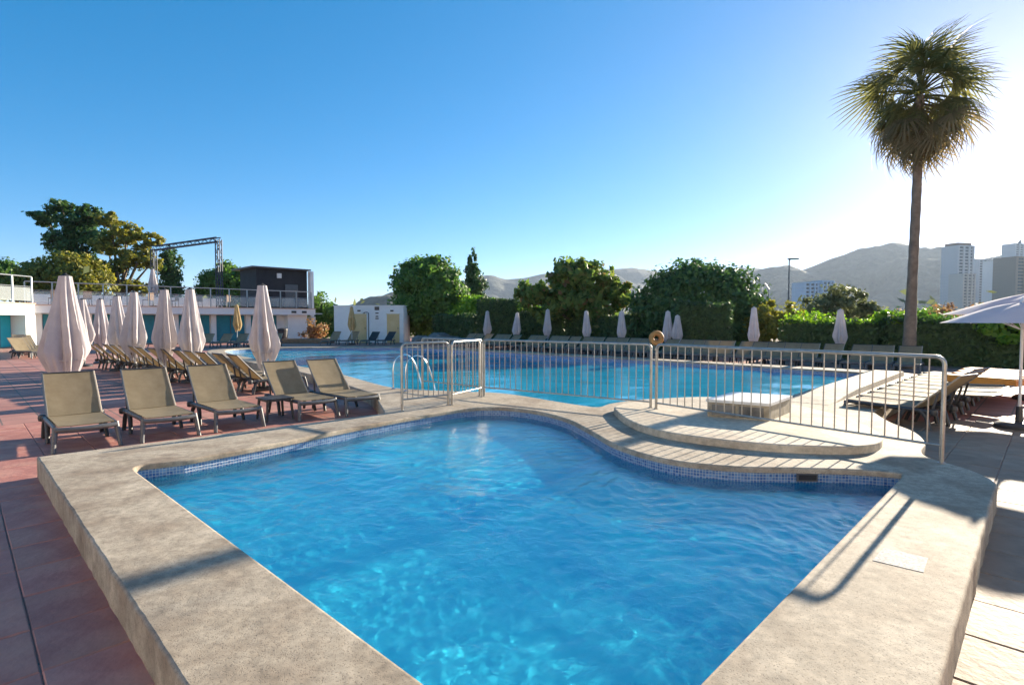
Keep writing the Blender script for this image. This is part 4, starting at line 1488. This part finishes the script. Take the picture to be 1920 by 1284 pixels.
tree('shrub_bush', 'dry brown bush beside the bin and the cabin', (-16.0, 44.6, 0), [(0, 0, 0.8, 1.1, 0.7, 0.8)], 900, 0.13, 'leaf_dry', None, (0.08, 0.04), 'bush', 9, shell=0.2)
# behind the far lounger row
tree('round_tree', 'dense round clipped tree right of the white cabin', (-6.9, 45, 0), [(0, 0, 3.7, 3.05, 2.8, 3.0), (0.1, -0.4, 4.3, 2.5, 2.4, 2.35), (0.9, -0.5, 3.2, 2.3, 2.2, 2.2), (-0.6, -0.4, 2.2, 2.4, 2.2, 1.9)], 17000, 0.20, 'leaf_mid', None, (0.35, 0.14), seed=10, clump=0.10, shell=0.82)
tree('shrub_bush', 'bright green bush growing between round tree and square hedge', (-3.4, 43, 0), [(0, 0, 2.4, 1.4, 1.2, 1.3), (-0.8, 0, 1.4, 1.3, 1.2, 1.2), (1.2, 0, 3.0, 0.9, 1, 0.8)], 3800, 0.17, 'leaf_bright', None, (0.12, 0.06), 'bush', 11, shell=0.4)
tree('conifer_tree', 'slender pointed conifer behind the round tree', (-4.3, 60, 0), [(0, 0, 8.0, 0.5, 0.5, 1.4), (0.1, 0, 6.6, 0.95, 0.9, 1.2), (0.1, 0, 5.3, 1.35, 1.2, 1.2), (-0.5, 0, 4.2, 1.5, 1.2, 1.1), (0.2, 0, 3.4, 1.5, 1.2, 1.3), (0, 0, 1.8, 1.6, 1.2, 1.4)], 9500, 0.19, 'leaf_dark', None, (0.2, 0.08), seed=12, shell=0.3)
tree('fig_tree', 'broad loose fig tree with slanting trunk behind the far loungers', (3.3, 33.2, 0), [(-1.7, 0, 3.2, 1.3, 1.3, 1.1), (0.0, 0, 4.3, 1.5, 1.4, 1.0), (1.6, 0, 4.2, 1.5, 1.4, 1.1), (2.8, 0, 3.3, 1.2, 1.3, 1.0), (0.6, 0, 2.9, 1.9, 1.5, 1.1), (1.7, 0, 2.0, 1.8, 1.4, 1.1), (-0.9, 0, 2.2, 1.1, 1.2, 0.9)],
     5200, 0.25, 'leaf_fig', None, (0.16, 0.07), seed=13, clump=0.17, shell=0.25, lean=(0.7, 0))
tree('dome_tree', 'huge dense dome-shaped tree in the middle of the far row', (10.6, 31.5, 0), [(0, 0, 1.55, 3.85, 3.1, 3.3), (-0.2, -0.5, 2.0, 3.1, 2.6, 2.8), (0, -0.9, 1.2, 3.2, 2.2, 1.9)],
     23000, 0.16, 'leaf_dark', None, (0.4, 0.15), seed=14, clump=0.09, shell=0.86)
hedge('square_hedge', 'tall dark square-cut hedge behind the far white umbrellas', (-2.2, 37.6), (0.7, 37.0), 1.2, 3.05, 'leaf_hedge', 5200, 0.12, 'clipped hedges behind the far loungers', 1)
hedge('clipped_hedge', 'dark hedge between the square-cut hedge and the fig tree', (0.75, 35.8), (3.4, 34.0), 1.0, 2.3, 'leaf_hedge', 4200, 0.12, 'clipped hedges behind the far loungers', 2, 'leaf_bright')
hedge('clipped_hedge', 'low dark hedge in front of the round tree', (-5.6, 41.5), (-2.3, 38.6), 1.0, 2.0, 'leaf_hedge', 4200, 0.12, 'clipped hedges behind the far loungers', 3)
hedge('clipped_hedge', 'shaded hedge under the fig tree', (3.5, 33.6), (7.2, 31.0), 1.0, 1.8, 'leaf_hedge', 4200, 0.12, 'clipped hedges behind the far loungers', 4)
hedge('square_hedge', 'boxy hedge block standing in front of the dome tree', (8.0, 26.9), (10.35, 26.2), 1.3, 2.45, 'leaf_hedge', 5200, 0.10, 'clipped hedges behind the far loungers', 5)
hedge('clipped_hedge', 'hedge with bright yellow-green top left of the palm', (12.0, 24.2), (14.6, 21.6), 1.2, 1.55, 'leaf_hedge', 4600, 0.09, 'clipped hedges behind the far loungers', 6, 'leaf_bright')
hedge('clipped_hedge', 'long dark hedge running behind the palm to the picture edge', (14.5, 21.6), (24.5, 17.2), 1.4, 1.62, 'leaf_hedge', 13000, 0.09, 'clipped hedges behind the far loungers', 7, 'leaf_mid')
tree('shrub_bush', 'spiky green plant cluster beside the palm trunk', (14.9, 21.9, 0), [(0, 0, 1.5, 0.9, 0.8, 0.55), (1.0, -0.3, 1.5, 0.8, 0.7, 0.5)], 1500, 0.16, 'leaf_bright', None, (0.06, 0.03), 'bush', 21, shell=0.2)
tree('shrub_bush', 'bright bush leaning over the long hedge near the open umbrellas', (18.2, 19.6, 0), [(0, 0, 1.35, 1.3, 0.9, 0.6), (1.9, -0.9, 1.3, 1.2, 0.8, 0.55)], 2400, 0.14, 'leaf_bright', None, (0.06, 0.03), 'bush', 22, shell=0.3)
tree('shrub_bush', 'loose olive shrub between dome tree and bright-topped hedge', (13.3, 28.5, 0), [(-0.3, 0, 1.5, 1.0, 0.9, 1.1), (0.7, 0, 1.7, 0.9, 0.9, 1.0)], 1700, 0.16, 'leaf_olive', None, (0.08, 0.04), 'bush', 23, shell=0.2)
tree('scrub_tree', 'grey-green scrubby tree beyond the bright-topped hedge', (22.5, 38, 0), [(-1.4, 0, 2.2, 1.5, 1.2, 1.2), (0.3, 0, 2.9, 1.6, 1.3, 1.2), (1.9, 0, 2.0, 1.5, 1.2, 1.0)], 3200, 0.17, 'leaf_grey', None, (0.12, 0.05), seed=24, shell=0.2)
for k, (x, y, h, w, leaf, lab) in enumerate([(31, 42, 2.6, 2.6, 'leaf_dry', 'dry reddish shrub just left of the palm trunk'), (36.5, 44, 3.0, 2.8, 'leaf_dry', 'dry reddish shrub right of the palm trunk'), (41.5, 46, 3.4, 3.0, 'leaf_dry', 'tall dry russet shrub before the apartment towers'),
                                       (46.0, 48, 2.8, 3.0, 'leaf_grey', 'grey shrub in front of the brown tower'), (26.5, 45, 2.4, 2.6, 'leaf_grey', 'grey shrub at the foot of the large hill'), (20.5, 50, 2.6, 2.4, 'leaf_olive', 'olive shrub below the blue-white apartment pair'),
                                       (34.0, 58, 3.4, 3.4, 'leaf_grey', 'pale grey tree behind the dry shrubs')]):
    tree('scrub_tree', lab, (x, y, 0), [(-w * 0.4, 0, h * 0.55, w * 0.6, w * 0.5, h * 0.42), (w * 0.35, 0, h * 0.62, w * 0.6, w * 0.5, h * 0.42), (0, 0, h * 0.35, w * 0.8, w * 0.5, h * 0.35)], 2400, 0.16, leaf, 'scrub beyond the hedge', (0.09, 0.04), 'shrub', 30 + k, shell=0.15)

# far hillside scrub and tree line between garden and hills: one uncountable mass
rs = np.random.RandomState(77)
n = 26000
dist = rs.uniform(70, 330, n) ** 1.0
az = rs.uniform(math.radians(-48), math.radians(50), n)
cl = 0.5 + 0.5 * np.sin(az * 37 + dist * 0.05) * np.sin(az * 91 + 1.3)
z = np.abs(rs.normal(scale=1.0, size=n)) * (0.8 + 1.4 * cl)
P = np.stack([dist * np.sin(az), dist * np.cos(az), z], 1)
tag(link('distant_scrub', leaves_mesh('distant_scrub', P, np.tile([0, -1.0, 0.4], (n, 1)), 0.65, M['leaf_grey'], rs)), kind='stuff')

# ------------------------------------------------------------------ palm


def frond_mesh(seed, m, droop, length=1.12, seg=26, pet=1.15):
    rs = random.Random(seed)
    mb = MB()
    mb.tube([(0, 0, 0), (pet * 0.5, 0, 0.05), (pet, 0, 0.0)], [0.032, 0.024, 0.016], 5)
    for i in range(seg):
        ph = math.radians(-118 + 236 * i / (seg - 1) + rs.uniform(-3, 3))
        l = length * (1.0 - 0.26 * abs(ph) / 2.0) * rs.uniform(0.85, 1.08)
        d = Vector((math.cos(ph), math.sin(ph), 0))
        s = Vector((-d.y, d.x, 0))
        w0 = 0.027
        prev = None
        for t in (0.0, 0.35, 0.62, 0.82, 1.0):
            w = w0 * (0.35 + 1.5 * t if t < 0.4 else 1.55 * (1 - t) ** 0.8 + 0.02)
            zz = -droop * l * (max(0, t - 0.25) ** 1.7) - 0.10 * abs(math.sin(ph)) * t + rs.uniform(-.01, .01)
            xx = d * (l * t * (1 - 0.18 * droop * t))
            p = Vector((pet, 0, 0)) + xx + Vector((0, 0, zz))
            k = len(mb.v)
            mb.v += [tuple(p - s * w), tuple(p + s * w)]
            if prev is not None: mb.f.append((prev, prev + 1, k + 1, k))
            prev = k
    return mb.mesh('frond', m)


palm = empty('palm_tree', (13.8, 19.1, 0))
tag(palm, 'tall fan palm with a ragged skirt of dead fronds beside the far loungers', 'palm tree')
tp, tr_ = [], []
for i in range(30):
    t = i / 29
    tp.append((0.05 * math.sin(3 * t) + 0.10 * t, 0.03 * math.sin(5 * t), 9.3 * t))
    tr_.append((0.215 - 0.06 * min(1, t * 3)) * (1 - 0.20 * t) + (0.012 if i % 2 else 0))
MB().tube(tp, tr_, 12).build('trunk', M['palmbark'], palm, smooth=True, angle=60)
fr_g = [frond_mesh(s, M['frond'], d, 1.2, 26, 1.0) for s, d in ((1, 0.6), (2, 0.9), (3, 1.25))]
fr_d = [frond_mesh(s, M['frond_dead'], d, 1.1, 22, 1.05) for s, d in ((4, 0.9), (5, 1.3))]
top = Vector((0.15, 0.0, 9.2))
ga = math.pi * (3 - math.sqrt(5))


def set_frond(o, az, el, roll):
    o.rotation_euler = (Matrix.Rotation(az, 4, 'Z') @ Matrix.Rotation(-math.radians(el), 4, 'Y') @ Matrix.Rotation(roll, 4, 'X')).to_euler()


for i in range(54):
    t = i / 53
    el = 80 - 122 * t ** 0.8
    o = link('frond', fr_g[(i * 7 + i // 5) % 3], palm, tuple(top + Vector((0, 0, 0.40 * (1 - t)))))
    set_frond(o, i * ga + rnd.uniform(-.55, .55), el + rnd.uniform(-14, 14), rnd.uniform(-.9, .9))
    sc = rnd.uniform(0.86, 1.14) * (0.92 + 0.28 * math.sin(math.pi * min(1, 1.25 * t)))
    o.scale = (sc, sc, sc)
for i in range(27):
    t = i / 26
    el = -20 - 46 * t ** 0.9
    o = link('dead_frond', fr_d[i % 2], palm, tuple(top + Vector((0, 0, -0.1 - 0.6 * t))))
    set_frond(o, i * ga * 1.03 + rnd.uniform(-.3, .3), el + rnd.uniform(-9, 9), rnd.uniform(-.8, .8))
    sc = rnd.uniform(0.95, 1.3) * (1.08 - 0.25 * t)
    o.scale = (sc, sc, sc)

# ------------------------------------------------------------------ street lamps beyond the garden
for (x, y, h, lab) in [(30.1, 60, 8.3, 'tall street lamp with one flat arm against the hill'), (46.5, 100, 8.0, 'smaller distant street lamp left of the tall one')]:
    lp = empty('street_lamp', (x, y, 0))
    tag(lp, lab, 'street lamp', 'street lamps beyond the garden')
    MB().tube([(0, 0, 0), (0, 0, h * 0.5), (0, 0, h)], [0.10, 0.085, 0.06], 8).build('post', M['graphite'], lp, smooth=True, angle=50)
    sg = 1 if y < 80 else -1
    MB().box((0.42 * sg, 0, h + 0.02), (1.1, 0.35, 0.13), ch=0.03).build('lamp_head', M['charcoal'], lp)
    MB().tube([(0, 0, h - 0.2), (0.12 * sg, 0, h - 0.02)], 0.05, 6).build('bracket', M['graphite'], lp)

# ------------------------------------------------------------------ apartment towers


def tower(name, label, D, x0, x1, y_top, col, floors, depth=16, cap=None, spire=False, rz=0.2):
    X0, X1 = (x0 - 960) / 1031 * D, (x1 - 960) / 1031 * D
    H = EYE + (600.5 - y_top) / 1031 * D
    w = (X1 - X0) * 0.94
    r = empty(name, ((X0 + X1) / 2, D, 0), rz)
    tag(r, label, 'apartment tower', 'apartment towers below the hills')
    m = mat('tower_plaster', tuple(c * 0.9 for c in col), col, rough=0.8, scale=0.05)
    md = mat('tower_glass', (0.05, 0.06, 0.075), (0.10, 0.11, 0.12), rough=0.3, scale=0.2)
    MB().box((0, 0, H / 2), (w, depth, H)).build('wall', md, r)
    fh = H / floors
    slab = MB().box((0, 0, 0), (w + 1.6, depth + 1.6, fh * 0.36)).mesh('balcony', m)
    for k in range(floors):
        link('balcony', slab, r, (0, 0, fh * (k + 0.75)))
    pier = MB().box((0, 0, H / 2), (w * 0.10, depth + 2.0, H - 0.5)).mesh('pier', m)
    for q in (-0.47, -0.12, 0.22, 0.47):
        link('pier', pier, r, (q * w, 0, 0))
    if cap: MB().box((0, 0, H + 1.5), (w * cap, depth * 0.8, 3.2)).build('roof_room', mat('tower_cap', (0.34, 0.20, 0.14), None, rough=0.8), r)
    if spire: MB().add([(w * 0.25, -2, H), (w * 0.5, -2, H), (w * 0.5, 2, H), (w * 0.25, 2, H), (w * 0.5, -1, H + 8), (w * 0.5, 1, H + 8)],
                       [(0, 1, 4), (1, 2, 5, 4), (2, 3, 5), (3, 0, 4, 5)]).build('spire', md, r)
    return r


tower('apartment_tower', 'tall pale apartment tower with a brown roof room', 640, 1772, 1810, 463, (0.62, 0.58, 0.56), 24, 18, 0.9)
tower('apartment_tower', 'lower pale tower in front of the tall one', 600, 1786, 1816, 514, (0.60, 0.53, 0.46), 16, 14)
tower('apartment_tower', 'grey slab tower right of the tall pale one', 760, 1817, 1846, 488, (0.48, 0.48, 0.50), 24, 14)
tower('apartment_tower', 'whitish slab tower left of the brown tower', 700, 1848, 1869, 490, (0.68, 0.68, 0.67), 22, 14)
tower('apartment_tower', 'broad brown tower at the picture edge', 520, 1872, 1932, 484, (0.36, 0.27, 0.21), 20, 18)
tower('apartment_tower', 'distant grey tower with a slanted spire above the brown one', 980, 1882, 1911, 459, (0.45, 0.47, 0.50), 34, 20, None, True)
tower('apartment_tower', 'blue-white apartment block below the street lamp', 420, 1493, 1524, 530, (0.62, 0.66, 0.74), 11, 12)
tower('apartment_tower', 'second blue-white apartment block nearer the palm', 420, 1526, 1551, 527, (0.62, 0.66, 0.74), 11, 12)

# ------------------------------------------------------------------ hills


def hill(name, D, ridge, seed, m, front=0.62, back=1.25, n=260, rows=60):
    rs = np.random.RandomState(seed)
    xs_ = np.array([p[0] for p in ridge], float)
    ys_ = np.array([p[1] for p in ridge], float)
    X = np.linspace(xs_[0], xs_[-1], n)
    h = np.interp(X, xs_, ys_)
    ker = np.ones(3) / 3
    h[1:-1] = np.convolve(h, ker, 'valid')
    Hh = np.maximum(0, (600.5 - h) / 1031 * D)
    ph = rs.uniform(0, 6.28, (14, 3))
    vs = np.zeros((rows, n, 3))
    for r_ in range(rows):
        t = r_ / (rows - 1)
        if t < 0.7:
            f = t / 0.7
            dd = D * (front + (1 - front) * f)
            prof = f ** 1.35
        else:
            f = (t - 0.7) / 0.3
            dd = D * (1 + (back - 1) * f)
            prof = 1 - f ** 1.5
        wx = (X - 960) / 1031 * D
        nz = np.zeros(n)
        for k in range(14):
            wl_ = D * 0.30 / (1.45 ** k)
            nz += math.sin(ph[k, 2] + dd / wl_ * 5) * np.sin(wx / wl_ * 6.28 + ph[k, 0] + 1.7 * math.sin(dd / wl_ * 4)) * (1.45 ** -k)
        z = Hh * np.clip(prof, 0, 1) + nz * Hh.max() * 0.13 * math.sin(math.pi * min(1, t / 0.7) * 0.93) * (1 if t < 0.7 else 0)
        vs[r_, :, 0] = wx; vs[r_, :, 1] = dd; vs[r_, :, 2] = np.maximum(-2, z + EYE * prof - 1.0 * (1 - prof))
    mb = MB()
    mb.v = [tuple(p) for p in vs.reshape(-1, 3)]
    for r_ in range(rows - 1):
        for c in range(n - 1):
            a = r_ * n + c
            mb.f.append((a, a + 1, a + n + 1, a + n))
    return tag(mb.build(name, m, smooth=True), kind='structure')


M['hill'] = mat('scrub_hillside', (0.020, 0.034, 0.022), (0.065, 0.072, 0.05), rough=0.95, scale=0.03, detail=14, coord='Object', ramp=(0.36, 0.62), bump=0.6, bscale=0.05)
M['hill'].node_tree.nodes['Bump'].inputs['Distance'].default_value = 14.0
hill('hill', 1900, [(1330, 600), (1380, 520), (1410, 508), (1450, 499), (1478, 498), (1505, 506), (1530, 497), (1560, 484), (1600, 472), (1640, 464), (1662, 459), (1690, 461), (1725, 463), (1770, 472), (1800, 484), (1830, 488), (1862, 481), (1900, 479), (1960, 478), (2050, 500), (2200, 600)], 1, M['hill'])
hill('hill', 3100, [(640, 600), (700, 590), (850, 540), (905, 521), (925, 517), (950, 523), (985, 520), (1020, 512), (1060, 512), (1120, 510), (1180, 505), (1220, 506), (1260, 512), (1330, 505), (1390, 500), (1440, 505), (1500, 530), (1600, 600)], 2, M['hill'])
hill('hill', 1300, [(600, 600), (640, 592), (668, 573), (700, 562), (735, 548), (770, 545), (800, 556), (840, 580), (900, 600)], 3, M['hill'])

# ------------------------------------------------------------------ haze
hz_m = bpy.data.materials.new('pale_haze')
hz_m.use_nodes = True
hn, hl = hz_m.node_tree.nodes, hz_m.node_tree.links
hn.remove(hn['Principled BSDF'])
pv = hn.new('ShaderNodeVolumePrincipled')
pv.inputs['Color'].default_value = (0.66, 0.80, 1.0, 1)
pv.inputs['Density'].default_value = 0.000075
pv.inputs['Anisotropy'].default_value = 0.35
hl.new(pv.outputs[0], hn['Material Output'].inputs['Volume'])
haze = MB().box((0, 2100, 180), (9400, 5000, 362)).build('haze', hz_m)
tag(haze, kind='stuff')
